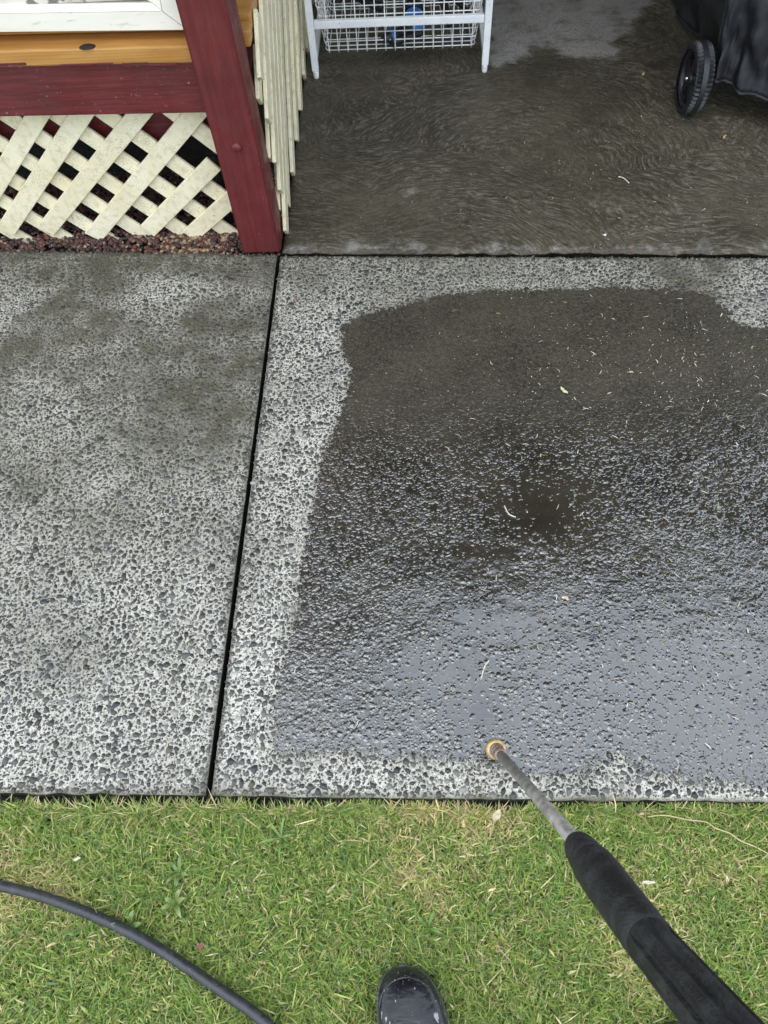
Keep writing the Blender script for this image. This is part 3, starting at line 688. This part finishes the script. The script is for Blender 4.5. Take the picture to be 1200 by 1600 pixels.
o = link('scoria_gravel', m, MAT['scoria']); o['kind'] = 'stuff'; o['label'] = 'red brown scoria gravel under the lattice'
o = link('deck_soil', mesh('deck_soil', [(-2.4, 1.73, -.03), (-.363, 1.73, -.03), (-.363, 4, -.01), (-2.4, 4, -.01)], [(0, 1, 2, 3)]), MAT['dark_soil']); struct(o)
pp = atY(333, 243, YL+.05); stub = thing('pipe_stub', 'small black pipe end behind the lattice beside the post', 'pipe', (pp[0], pp[1], 0))
V, F = tube([(pp[0], pp[1], -.03), (pp[0], pp[1], pp[2]-.004), (pp[0], pp[1], pp[2])], [.012, .012, .0135], 16, False); part('pipe_wall', V, F, MAT['blackplastic'], stub, True)
V, F = tube([(pp[0], pp[1], pp[2]-.012), (pp[0], pp[1], pp[2]-.004)], .0105, 16); part('pipe_plug', V, F, MAT['hose'], stub, True)

# ------------------------------------------------------------------ wire rack
YR = 2.655; XA, XB = -.318, .268; YR2 = YR+.44
rack = thing('wire_rack', 'white steel drawer rack standing on the patio beside the lattice', 'rack', (-.02, YR+.2, 0))
HT = .74
for x in (XA, XB):
    for y in (YR, YR2):
        V, F = bevel_box((x-.0115, y-.0115, .026), (x+.0115, y+.0115, HT), .003); lg = part('upright', V, F, MAT['rack'], rack)
        V, F = lathe([(0, .0085), (.006, .0095), (.02, .0105), (.027, .0105)], (x, y, .0), (0, 0, 1), 14); part('foot', V, F, MAT['wire'], lg, True)
    for z in (.055, .30, .54):
        V, F = bevel_box((x-.009, YR+.0125, z-.009), (x+.009, YR2-.0125, z+.009), .002); part('side_rail', V, F, MAT['rack'], rack)
for z in (.171, .45, .73):
    V, F = bevel_box((XA+.0125, YR-.009, z-.012), (XB-.0125, YR+.009, z+.012), .003); part('cross_bar', V, F, MAT['rack'], rack)
for z in (.171, .45, .73):
    V, F = bevel_box((XA+.0125, YR2-.009, z-.012), (XB-.0125, YR2+.009, z+.012), .003); part('cross_bar', V, F, MAT['rack'], rack)
CYL = None
def wire(parent, P, r=.0018, name='wire', n=6): 
    V, F = tube(P, r, n); return part(name, V, F, MAT['wire'], parent, True)
def basket(z0, z1, label):
    yf, yb = YR+.022, YR2-.02; xa, xb = XA+.040, XB-.036; fl = .022
    bk = thing('wire_basket', label, 'basket', ((xa+xb)/2, (yf+yb)/2, z0))
    N = 16
    for i in range(N):                                    # bent wires: down the front, along the bottom, up the back
        x = xa+.012+(xb-xa-.024)*i/(N-1); wire(bk, [(x, yf-fl, z1), (x, yf-fl*.3, z0+.006), (x, yf-.001, z0-.006), (x, yf+.014, z0-.0045), (x, yb-.01, z0-.0045), (x, yb, z0), (x, yb+.005, z1)])
    for i in range(9):                                    # rings up the sides
        t = i/8; z = z0+(z1-z0)*t; e = fl*1.35*t; ff = fl*t; c = .014
        xs0, xs1, y0, y1 = xa-e, xb+e, yf-ff+.002, yb+.004*t-.003
        wire(bk, [(xs0+c, y0, z), (xs1-c, y0, z), (xs1-.004, y0+.004, z), (xs1, y0+c, z), (xs1, y1, z), (xs0, y1, z), (xs0, y0+c, z), (xs0+.004, y0+.004, z), (xs0+c, y0, z)])
    for i in range(9):                                    # across the bottom and up the sides
        y = yf+.03+(yb-yf-.05)*i/8; e = fl*1.35; wire(bk, [(xa-e-.002, y, z1), (xa-.002, y, z0+.008), (xa+.008, y, z0), (xb-.008, y, z0), (xb+.002, y, z0+.008), (xb+e+.002, y, z1)])
    return bk
basket(.078, .30, 'lower white wire basket in the steel rack, holding hose fittings')
basket(.42, .58, 'upper white wire basket in the steel rack')

# hose fittings and tools in the lower basket
zb_ = .080
def basket_pt(px, py, z): return gp(px, py, z)
a, b_ = basket_pt(598, 62, .105), basket_pt(662, 34, .115); dirv = _n(b_-a)
f1 = thing('hose_fitting', 'black hose fitting with blue collar and blue end in the basket', 'hose fitting', (*((a+b_)/2)[:2], zb_))
Lf = np.linalg.norm(b_-a)
V, F = lathe([(0, .013), (.012, .016), (.02, .016), (.022, .022), (.05, .0215), (.06, .017), (Lf*.72, .0165), (Lf*.74, .017), (Lf*.8, .017)], a, dirv, 18); part('fitting_body', V, F, MAT['blackplastic'], f1, True)
V, F = lathe([(.0, .0215), (.0015, .026), (.010, .026), (.0115, .0215)], a+dirv*.028, dirv, 22); part('collar', V, F, MAT['blueplastic'], f1, True)
c0, c1 = gp(650, 54, .095), gp(645, 10, .135); ca = _n(c1-c0); Lc = np.linalg.norm(c1-c0)
V, F = lathe([(0, .014), (.006, .024), (Lc*.3, .032), (Lc*.66, .034), (Lc*.74, .028)], c0, ca, 20); part('end_cap', V, F, MAT['blueplastic'], f1, True)
V, F = lathe([(0, .026), (.004, .036), (.028, .036), (.034, .026)], c0+ca*Lc*.74, ca, 20); part('black_nut', V, F, MAT['blackplastic'], f1, True)
f2 = thing('spray_nozzle', 'black nozzle lying below the blue hose fitting in the basket', 'nozzle', (*basket_pt(632, 60, .09)[:2], zb_))
P = [basket_pt(612, 66, .094), basket_pt(630, 60, .097), basket_pt(660, 50, .10)]; V, F = tube(spline(P, 6), np.linspace(.017, .011, 13), 14); part('nozzle_body', V, F, MAT['blackplastic'], f2, True)
f3 = thing('trigger_gun', 'black trigger gun at the right of the basket', 'tool', (*basket_pt(700, 20, .1)[:2], zb_))
P = [basket_pt(703, 40, .095), basket_pt(697, 18, .12), basket_pt(690, -8, .14)]; V, F = tube(spline(P, 6), np.linspace(.010, .017, 13), 14); part('barrel', V, F, MAT['blackplastic'], f3, True)
P = [basket_pt(694, -4, .14), basket_pt(715, 2, .13), basket_pt(730, 18, .115)]; V, F = tube(spline(P, 6), np.linspace(.013, .009, 13), 14); part('grip', V, F, MAT['blackplastic'], f3, True)
f4 = thing('hose_gun', 'thick black hose handle leaning at the left of the basket', 'tool', (*basket_pt(585, 5, .1)[:2], zb_))
P = [basket_pt(598, 12, .12), basket_pt(578, 4, .13), basket_pt(555, -8, .14)]; V, F = tube(spline(P, 6), np.linspace(.017, .015, 13), 14); part('handle', V, F, MAT['blackplastic'], f4, True)
f5 = thing('cable_coil', 'thin black cable coiled at the left of the basket floor', 'cable', (*basket_pt(535, 40, .085)[:2], zb_))
P = [basket_pt(512+i*4.2, 38+6*math.sin(i*.9), .086+.004*math.cos(i)) for i in range(12)]; V, F = tube(spline(P, 5), .0042, 8); part('cable', V, F, MAT['blackplastic'], f5, True)
bit = basket_pt(678, 58, .084)
o = part('dry_leaf_scrap', [bit+np.array(v) for v in ((-.012, -.008, 0), (.004, -.012, .003), (.012, .004, .001), (-.002, .014, .005))], [(0, 1, 2, 3)], None)
MAT['tan'] = plain('dry_tan_leaf', (.42, .33, .2), .7, var=.4, scale=200); o.data.materials.append(MAT['tan']); tag(o, 'crumpled tan leaf scrap in the wire basket', 'leaf')

# ------------------------------------------------------------------ covered barbecue
BX, BY = 1.115, 2.40
bbq = thing('barbecue_trolley', 'barbecue trolley on ribbed black wheels, hidden by the black cover', 'barbecue', (1.4, 2.8, 0))
def wheel(cx, cy, r=.101, wd=.052):
    w_ = thing_part('wheel', bbq, (cx, cy, r))
    prof = []
    n = 44; V = []; F = []
    secs = [(-wd/2, r*.80), (-wd/2, r*.93), (-wd/2+.006, r*.985), (-wd*.17, r), (-wd*.15, r*.985), (wd*.15, r*.985), (wd*.17, r), (wd/2-.006, r*.985), (wd/2, r*.93), (wd/2, r*.80)]
    V, F = [], []
    n = 96
    for k in range(n):
        a = 2*math.pi*k/n; lug = (k % 2 == 0)
        for (s, rad) in secs:
            rr = rad - (.0065 if (not lug and abs(s) > wd*.16 and rad > r*.95) else 0)
            V.append((cx+s, cy+rr*math.cos(a), r+rr*math.sin(a)))
    m_ = len(secs)
    for k in range(n):
        for s in range(m_-1): F.append([k*m_+s, k*m_+s+1, ((k+1) % n)*m_+s+1, ((k+1) % n)*m_+s])
    part('tyre', V, F, MAT['tyre'], w_)
    V, F = [], []
    # rim dish with openings: ring + five spokes + hub
    for (s, rr) in ((-wd/2+.004, .82), (-wd/2+.004, .70), (-wd/2+.016, .68), (wd/2-.016, .68), (wd/2-.004, .82)):
        for k in range(40): a = 2*math.pi*k/40; V.append((cx+s, cy+rr*r*math.cos(a), r+rr*r*math.sin(a)))
    for s in range(4):
        for k in range(40): F.append([s*40+k, s*40+(k+1) % 40, (s+1)*40+(k+1) % 40, (s+1)*40+k])
    part('rim', V, F, MAT['blackplastic'], w_, True)
    for i in range(5):
        a = i*2*math.pi/5+.3; c, s = math.cos(a), math.sin(a); V = []
        for (rad, hw) in ((.15*r, .013), (.70*r, .009)):
            for (tx, sg) in ((-wd/2+.012, 1), (-wd/2+.012, -1), (-wd/2+.030, -1), (-wd/2+.030, 1)):
                V.append((cx+tx, cy+rad*c-sg*hw*s, r+rad*s+sg*hw*c))
        part('spoke', V, [(0, 1, 2, 3), (7, 6, 5, 4), (0, 4, 5, 1), (1, 5, 6, 2), (2, 6, 7, 3), (3, 7, 4, 0)], MAT['blackplastic'], w_)
    V, F = lathe([(0, .008), (.004, .020), (.02, .022), (.04, .022)], (cx-wd/2+.004, cy, r), (1, 0, 0), 20); part('hub', V, F, MAT['blackplastic'], w_, True)
    V, F = lathe([(0, .003), (.003, .006), (.007, .007), (.012, .007)], (cx-wd/2-.004, cy, r), (1, 0, 0), 14); part('axle_cap', V, F, MAT['chrome'], w_, True)
def thing_part(name, parent, loc):
    o = bpy.data.objects.new(name, None); C.objects.link(o); o.parent = parent; o.location = np.array(loc)-wloc(parent); o.empty_display_size = .05; return o
wx, wy = .866, 2.372
wheel(wx+.03, wy); wheel(wx+.99, wy)
V, F = tube([(wx+.02, wy, .101), (wx+.98, wy, .101)], .007, 12); part('axle', V, F, MAT['blackplastic'], bbq, True)
for x in (1.06, 1.78):
    for y in (2.46, 3.0):
        V, F = bevel_box((x-.018, y-.018, .0 if y > 2.8 else .09), (x+.018, y+.018, .80), .003); part('leg', V, F, MAT['blackplastic'], bbq)
V, F = bevel_box((1.03, 2.45, .17), (1.81, 3.03, .20), .004); part('shelf', V, F, MAT['blackplastic'], bbq)
V, F = bevel_box((1.02, 2.48, .62), (1.82, 3.04, .84), .02); part('firebox', V, F, MAT['blackplastic'], bbq)
V, F = bevel_box((.90, 2.56, .80), (1.01, 2.94, .83), .01); part('side_shelf', V, F, MAT['blackplastic'], bbq)

def cover_mesh():
    # footprint run: rear-left -> front-left corner -> front-right -> rear-right
    hem = spline([(1.0, 3.42, .012), (.985, 3.2, .012), (.995, 2.80, .03), (.97, 2.55, .075), (.949, 2.36, .112), (.975, 2.33, .108), (1.03, 2.295, .095), (1.10, 2.25, .081), (1.3, 2.2, .07), (1.8, 2.24, .05), (1.95, 2.34, .05), (1.96, 2.7, .05), (1.94, 3.4, .05)], 12)
    topb = spline([(.86, 3.36, .86), (.83, 3.15, .86), (.83, 2.85, .86), (.84, 2.60, .86), (.86, 2.44, .86), (.91, 2.40, .86), (1.03, 2.37, .86), (1.15, 2.36, .86), (1.4, 2.35, .86), (1.8, 2.36, .86), (1.92, 2.46, .86), (1.94, 2.7, .86), (1.92, 3.36, .86)], 12)
    n = len(hem); rows = 44; V = []
    for j_ in range(rows):
        t = j_/(rows-1)
        for i in range(n):
            p = hem[i]*(1-t)+topb[i]*t
            nx_ = np.array([topb[i][0]-1.4, topb[i][1]-2.9, 0]); nx_ /= np.linalg.norm(nx_)
            s = i*.02; f = (fbm(np.array([s*1.0+t*.6]), np.array([t*.9]), 4.5, 3, 50)[0]-.5)*.10*(1-.5*t)*math.sin(math.pi*min(1, t*1.2+.18))
            f += .012*math.sin(i*.37+3*t)*(1-t) + (fbm(np.array([s*3.1-t*1.5]), np.array([t*2.6+s]), 6, 3, 55)[0]-.5)*.030*(1-.4*t)
            V.append(p+nx_*f)
    F = [[j_*n+i, j_*n+i+1, (j_+1)*n+i+1, (j_+1)*n+i] for j_ in range(rows-1) for i in range(n-1)]
    # top
    o0 = (rows-1)*n; base = len(V)
    for k_, sc in enumerate((.85, .4, .02)):
        for i in range(n): c = np.array([1.4, 2.9, 0]); p = V[o0+i]; V.append(np.array([c[0]+(p[0]-c[0])*sc, c[1]+(p[1]-c[1])*sc, .86+[.09, .19, .22][k_]]))
    for k_ in range(3):
        a0 = o0 if k_ == 0 else base+(k_-1)*n; b0 = base+k_*n
        F += [[a0+i, a0+i+1, b0+i+1, b0+i] for i in range(n-1)]
    return V, F, hem, n
V, F, hem, n = cover_mesh()
cov = thing('barbecue_cover', 'black fabric cover draped over the barbecue beside the wheel', 'cover', (1.4, 2.8, .05))
fab = part('fabric', V, F, MAT['cover'], cov, True)
md = fab.modifiers.new('thick', 'SOLIDIFY'); md.thickness = .003
hv = np.array(V[:n]); T_, F_ = tube(hv+np.array([0, 0, .004]), .0055, 8); part('hem', T_, F_, MAT['cover'], cov, True)
Vn = np.array(V[:44*n]).reshape(44, n, 3); T_, F_ = tube(Vn[:, 4*12], .0032, 6); part('seam', T_, F_, MAT['cover'], cov, True)

# ------------------------------------------------------------------ hose on the lawn
zh = -.004
P = [gp(-420, 1340, zh), gp(-200, 1348, zh), gp(0, 1384, zh), gp(110, 1416, zh), gp(220, 1466, zh), gp(330, 1537, zh), gp(425, 1606, zh), gp(540, 1720, zh), gp(640, 1880, zh)]
V, F = tube(spline(P, 12), .0085, 16); hs = part('pressure_hose', V, F, MAT['hose'], None, True); tag(hs, 'black rubber hose curving across the lawn', 'hose')

# ------------------------------------------------------------------ pressure washer lance
N0, G0, G1, G2 = atD(775, 1171, 1.27), atD(904, 1322, .795), atD(1018, 1474, .575), atD(1136, 1612, .462)
ax = _n(G0-N0); lan = thing('washer_lance', 'pressure washer lance with brass nozzle and black foam grip', 'lance', tuple(N0))
V, F = tube([N0+ax*.02, N0*.5+G0*.5+np.array([.001, 0, 0]), G0+ax*.02], .0083, 18); part('lance_tube', V, F, MAT['lance'], lan, True)
V, F = lathe([(-.014, .012), (-.012, .0165), (-.004, .0178), (.002, .0178), (.005, .0165), (.006, .012)], N0, ax, 28); part('nozzle_ring', V, F, MAT['brass'], lan, True)
V, F = lathe([(.004, .0125), (.006, .0128), (.016, .0122), (.0165, .0105), (.0185, .0105), (.019, .0118), (.028, .0114), (.029, .0095), (.031, .0095), (.032, .0112), (.042, .0108), (.046, .0088)], N0, ax, 24); part('nozzle_fitting', V, F, MAT['copper'], lan, True)
g1 = spline([G0-ax*.006, G0, G0+(G1-G0)*.1, G0+(G1-G0)*.24, G0+(G1-G0)*.255, G0+(G1-G0)*.28, G0+(G1-G0)*.30, G0+(G1-G0)*.6, G1], 4)
rad = np.interp(np.linspace(0, 1, len(g1)), [0, .09, .2, .37, .44, .5, .57, .62, .8, 1], [.0095, .0145, .0178, .0200, .0184, .0206, .0198, .0212, .0220, .0200])
V, F = tube(g1, rad, 28); part('foam_sleeve', V, F, MAT['foam'], lan, True)
ax2 = _n(G2-G1); Lg = np.linalg.norm(G2-G1)+.16
V, F = [], []; nn = 48; rows = [(-.01, .0175), (0, .0195), (.02, .0195), (Lg*.5, .021), (Lg, .021)]
uu = _n(np.cross(ax2, (0, 0, 1))); vv = np.cross(ax2, uu)
for t, r_ in rows:
    for k_ in range(nn):
        a = 2*math.pi*k_/nn; r2 = r_*(1-(.15 if (k_ % 6) < 2 and t > .01 else 0)); V.append(G1+ax2*t+r2*(math.cos(a)*uu+math.sin(a)*vv))
for i in range(len(rows)-1):
    for k_ in range(nn): F.append([i*nn+k_, i*nn+(k_+1) % nn, (i+1)*nn+(k_+1) % nn, (i+1)*nn+k_])
F.append([(len(rows)-1)*nn+k_ for k_ in range(nn)]); part('ribbed_grip', V, F, MAT['foam'], lan)

# ------------------------------------------------------------------ rubber boots
def boot(toe, rot, label, mirror=1):
    bt = thing('rubber_boot', label, 'boot', (toe[0], toe[1], -.03), 'boots of the person with the lance')
    c, s = math.cos(rot), math.sin(rot)
    def tf(V):
        V = np.asarray(V, float); out = V.copy(); out[:, 0] = toe[0]+mirror*V[:, 0]*c-V[:, 1]*s; out[:, 1] = toe[1]+mirror*V[:, 0]*s+V[:, 1]*c; out[:, 2] = V[:, 2]-.03; return out
    # sections along the foot (y from toe back): half width, centre shift, height
    S = [(-.001, .012, -.008, .030), (-.007, .026, -.0075, .044), (-.016, .0355, -.006, .053), (-.030, .0435, -.004, .060), (-.050, .0490, -.001, .064), (-.075, .0520, .003, .068), (-.100, .0525, .005, .074), (-.130, .0490, .005, .086), (-.155, .0440, .004, .105), (-.180, .041, .002, .13)]
    nn = 28; V, F = [], []
    for y, hw, cx, h in S:
        for k_ in range(nn):
            a = 2*math.pi*k_/nn; cs, sn = math.cos(a), math.sin(a)
            x = abs(cs)**.82*math.copysign(1, cs)*hw; z = .012+(h-.012)*(.5+.5*abs(sn)**.85*math.copysign(1, sn)); 
            V.append((cx+x, y, z))
    m_ = len(S)
    for i in range(m_-1):
        for k_ in range(nn): F.append([i*nn+k_, (i+1)*nn+k_, (i+1)*nn+(k_+1) % nn, i*nn+(k_+1) % nn])
    F.append(list(range(nn))); F.append([(m_-1)*nn+k_ for k_ in range(nn)][::-1])
    up = part('foot_upper', tf(V), F, MAT['boot'], bt, True); sd = up.modifiers.new('s', 'SUBSURF'); sd.levels = sd.render_levels = 1
    # shaft
    rows = [(.03, .047, .060, -.225), (.09, .047, .060, -.222), (.14, .048, .055, -.215), (.20, .052, .054, -.215), (.27, .056, .057, -.218), (.34, .059, .060, -.22)]
    V, F = [], []
    for z, rx, ry, cy in rows:
        for k_ in range(nn): a = 2*math.pi*k_/nn; V.append((.002+rx*math.cos(a), cy+ry*math.sin(a), z))
    for i in range(len(rows)-1):
        for k_ in range(nn): F.append([i*nn+k_, i*nn+(k_+1) % nn, (i+1)*nn+(k_+1) % nn, (i+1)*nn+k_])
    part('shaft', tf(V), F, MAT['boot'], bt, True)
    # sole with welt and a raised toe guard line
    out = []
    for y, hw, cx, h in S: out.append((cx-hw-.0035, y))
    left = out; right = [(cx+hw+.0035, y) for y, hw, cx, h in S]; front = [(-.008, .0028)]
    outline = left[::-1] + front + right + [(.04, -.25), (.025, -.285), (.002, -.292), (-.022, -.285), (-.037, -.25)]
    V = [(x, y, .0) for x, y in outline]+[(x, y, .017) for x, y in outline]+[(x*.985, y-.001, .021) for x, y in outline]; n_ = len(outline)
    F = [list(range(n_)), [2*n_+i for i in range(n_)][::-1]] + [[r_*n_+i, (r_+1)*n_+i, (r_+1)*n_+(i+1) % n_, r_*n_+(i+1) % n_] for r_ in (0, 1) for i in range(n_)]
    part('sole', tf(V), F, MAT['boot'], bt)
    P = []
    for k_ in range(25):
        a = math.pi*(k_/24); x = -.005+.041*math.cos(a); y = -.052+.036*math.sin(a); P.append((x, y, .050+.0085*math.sin(a)*0+.006*(1-abs(math.cos(a)))))
    T_, F_ = tube(P, .0022, 8); part('toe_guard_ridge', tf(T_), F_, MAT['boot'], bt, True)
    P = [(cx-hw*.93, y-.002, .030) for y, hw, cx, h in S[1:8]]; T_, F_ = tube(spline(P, 4), .0022, 8); part('side_ridge', tf(T_), F_, MAT['boot'], bt, True)
    return bt
boot(gp(637, 1508, .0), R(4), 'scuffed black rubber boot on the lawn at the bottom centre')
boot(gp(1068, 1597, .0), R(-12), 'black boot toe barely showing beside the lance grip', -1)

# ------------------------------------------------------------------ litter
def strips(n, sampler, l0, l1, w0, w1, z, pal, prob):
    Vs, Cs = [], []; Fs = []
    K_ = 5
    for i in range(n):
        x, y = sampler(); l = random.uniform(l0, l1); wd = random.uniform(w0, w1); a = random.random()*6.28; cv = random.uniform(-1.6, 1.6); col = pal[rng.choice(len(pal), p=prob)]*random.uniform(.75, 1.2)
        b0 = len(Vs)
        for k_ in range(K_):
            t = k_/(K_-1); wf = wd*.5*(.35+math.sin(math.pi*min(.97, max(.06, t))))
            px_, py_ = -math.sin(a), math.cos(a); zz = z+.0012*math.sin(3.1*t)+random.uniform(0, .0004)
            Vs += [(x+px_*wf, y+py_*wf, zz), (x-px_*wf, y-py_*wf, zz+.0003)]; Cs += [col, col]
            x += math.cos(a)*l/(K_-1); y += math.sin(a)*l/(K_-1); a += cv/(K_-1)
        for k_ in range(K_-1): Fs.append([b0+2*k_, b0+2*k_+1, b0+2*k_+3, b0+2*k_+2])
    return np.array(Vs), np.array(Fs), np.array(Cs)
spal = np.array([[.48, .45, .34], [.60, .58, .50], [.30, .27, .17], [.35, .38, .14], [.12, .10, .07]])
def samp(lst):
    def f():
        px, py, sx, sy = random.choice(lst); p = gp(random.gauss(px, sx), min(1215, max(20, random.gauss(py, sy)))); return p[0], p[1]
    return f
wetc_ = [(950, 540, 120, 50), (1120, 570, 60, 60), (1000, 640, 150, 70), (850, 800, 180, 120), (1050, 800, 120, 120), (800, 1000, 180, 80), (1080, 1050, 100, 100)]
patc = [(800, 200, 250, 90), (1120, 190, 60, 40), (950, 260, 150, 60), (1050, 330, 120, 40)]
S1 = strips(340, samp(wetc_), .005, .017, .0008, .002, .0042, spal, [.4, .25, .2, .1, .05])
S2 = strips(90, samp(patc), .004, .016, .0009, .002, .0022, spal, [.4, .3, .15, .1, .05])
S3 = strips(900, samp(wetc_+[(750, 600, 150, 90), (650, 800, 120, 120)]), .0012, .0035, .001, .0022, .0042, spal, [.45, .35, .1, .05, .05])
S4 = strips(260, samp(patc+[(650, 250, 150, 80)]), .0012, .004, .001, .0026, .0022, spal, [.45, .35, .1, .05, .05])
off = 0; Vs, Fs, Cs = [], [], []
for S in (S1, S2, S3, S4): Vs.append(S[0]); Fs.append(S[1]+off); Cs.append(S[2]); off += len(S[0])
m = fastmesh('plant_litter', np.vstack(Vs), np.vstack(Fs)); cattr(m, 'col', np.vstack(Cs)); o = link('plant_litter', m, MAT['litter']); o['kind'] = 'stuff'; o['label'] = 'scattered straw, leaf scraps and grit on the wet concrete'

def leaf(name, px, py, z, Ln, wd, rot, col, label, cat='leaf', curl=.15):
    c = gp(px, py, z); n_ = 7; V = []
    for k_ in range(n_):
        t = k_/(n_-1)-.5; h = wd*.5*math.cos(math.pi*t*.96)**.8
        for s in (-1, 0, 1): V.append((t*Ln, s*h*random.uniform(.6, 1.2)+.12*wd*math.sin(5*t+Ln*900), curl*Ln*(t*t)+random.uniform(.05, .5)*abs(s)*h))
    F = [[k_*3+s, k_*3+s+1, (k_+1)*3+s+1, (k_+1)*3+s] for k_ in range(n_-1) for s in (0, 1)]
    V = np.array(V); a = R(rot); X_, Y_ = V[:, 0]*math.cos(a)-V[:, 1]*math.sin(a), V[:, 0]*math.sin(a)+V[:, 1]*math.cos(a); V = np.stack([X_, Y_, V[:, 2]], -1)
    mm = mesh(name, V, F, True); o = link(name, mm, plain(name+'_surface', col, .55, var=.3, scale=150), None, tuple(c)); return tag(o, label, cat)
leaf('fallen_leaf', 881, 610, .005, .026, .009, -55, (.50, .52, .28), 'pale yellow green leaf lying on the wet slab, right of centre')
leaf('fallen_leaf', 883, 935, .005, .015, .009, -30, (.55, .40, .28), 'small pinkish tan leaf on the shiny wet slab')
leaf('fallen_leaf', 776, 1274, -.012, .024, .013, 62, (.50, .42, .27), 'dry tan leaf on the lawn just below the nozzle')
leaf('fallen_leaf', 1013, 1379, -.008, .024, .0055, 5, (.55, .50, .38), 'pale straw leaf on the lawn right of the foam grip')
leaf('fallen_leaf', 120, 1342, -.008, .014, .006, 10, (.55, .52, .36), 'small cream leaf on the lawn above the hose')
leaf('fallen_leaf', 313, 1478, -.008, .012, .010, 40, (.20, .05, .035), 'small red leaf on the lawn right of the hose')
leaf('fallen_leaf', 1132, 214, .004, .030, .008, 60, (.50, .36, .2), 'curled brown leaf on the patio below the wheel')
leaf('fallen_leaf', 1005, 116, .004, .02, .007, 60, (.62, .58, .28), 'yellow leaf scrap on the patio left of the wheel')
leaf('fallen_leaf', 945, 367, .004, .012, .009, 20, (.75, .74, .70), 'white scrap on the patio near the crack')
leaf('fallen_leaf', 987, 392, .004, .008, .006, 20, (.45, .06, .06), 'tiny red petal at the crack')
leaf('fallen_leaf', 464, 468, .005, .007, .006, 20, (.45, .05, .06), 'tiny red petal on the dry path beside the joint')
def twig(px_pts, z, r, label, col, name='twig'):
    P = [gp(x, y, z) for x, y in px_pts]; V, F = tube(spline(P, 5), r, 6); o = part(name, V, F, plain(name+'_surface', col, .6, var=.25, scale=200), None, True); return tag(o, label, 'twig')
twig([(788, 790), (795, 803), (806, 808)], .0055, .0013, 'pale curled twig in the dark calm patch of water', (.6, .58, .46))
twig([(764, 1032), (757, 1042), (752, 1060)], .0055, .0013, 'pale bent stalk on the shiny wet slab above the nozzle', (.55, .52, .38))
twig([(966, 276), (974, 278), (983, 286)], .0035, .0014, 'pale bent twig in the middle of the patio', (.62, .60, .48))
twig([(1012, 1276), (1040, 1274), (1075, 1281), (1102, 1284), (1118, 1294), (1140, 1302), (1158, 1314), (1180, 1323), (1215, 1342)], -.012, .0011, 'long straw coloured grass runner at the right lawn edge', (.50, .40, .22), 'grass_runner')

def weed(px, py, n_, Ln, wd, label, col):
    c = gp(px, py, -.03); w_ = thing('lawn_weed', label, 'weed', tuple(c), 'broad leaved weeds in the lawn'); mt = plain('weed_leaf', col, .45, var=.25, scale=60)
    for i in range(n_):
        a = 6.28*i/n_+random.uniform(-.4, .4); l = Ln*random.uniform(.6, 1.2); zj = random.uniform(-.012, .014); V = []
        for k_ in range(6):
            t = k_/5; h = wd*.5*math.sin(math.pi*(.08+.9*t))**.8; x = t*l*.92; z = .006+.018*math.sin(2.0*t)+zj*t
            for s in (-1, 0, 1): V.append((x*math.cos(a)-s*h*math.sin(a), x*math.sin(a)+s*h*math.cos(a), z+abs(s)*h*.25))
        F = [[k_*3+s, k_*3+s+1, (k_+1)*3+s+1, (k_+1)*3+s] for k_ in range(5) for s in (0, 1)]
        link('leaf', mesh('leaf', V, F, True), mt, w_)
weed(283, 1365, 5, .032, .006, 'upright weed with narrow leaves midway between joint and hose', (.14, .21, .06))
weed(278, 1412, 5, .026, .008, 'pale broad leaved weed just above the hose', (.19, .25, .08))
weed(440, 1310, 5, .04, .004, 'grassy tuft right of the joint near the slab edge', (.15, .24, .06))
weed(205, 1450, 4, .03, .009, 'low weed touching the hose on its upper side', (.15, .22, .06))
weed(668, 1450, 5, .028, .005, 'green tuft just above the boot', (.12, .21, .04))
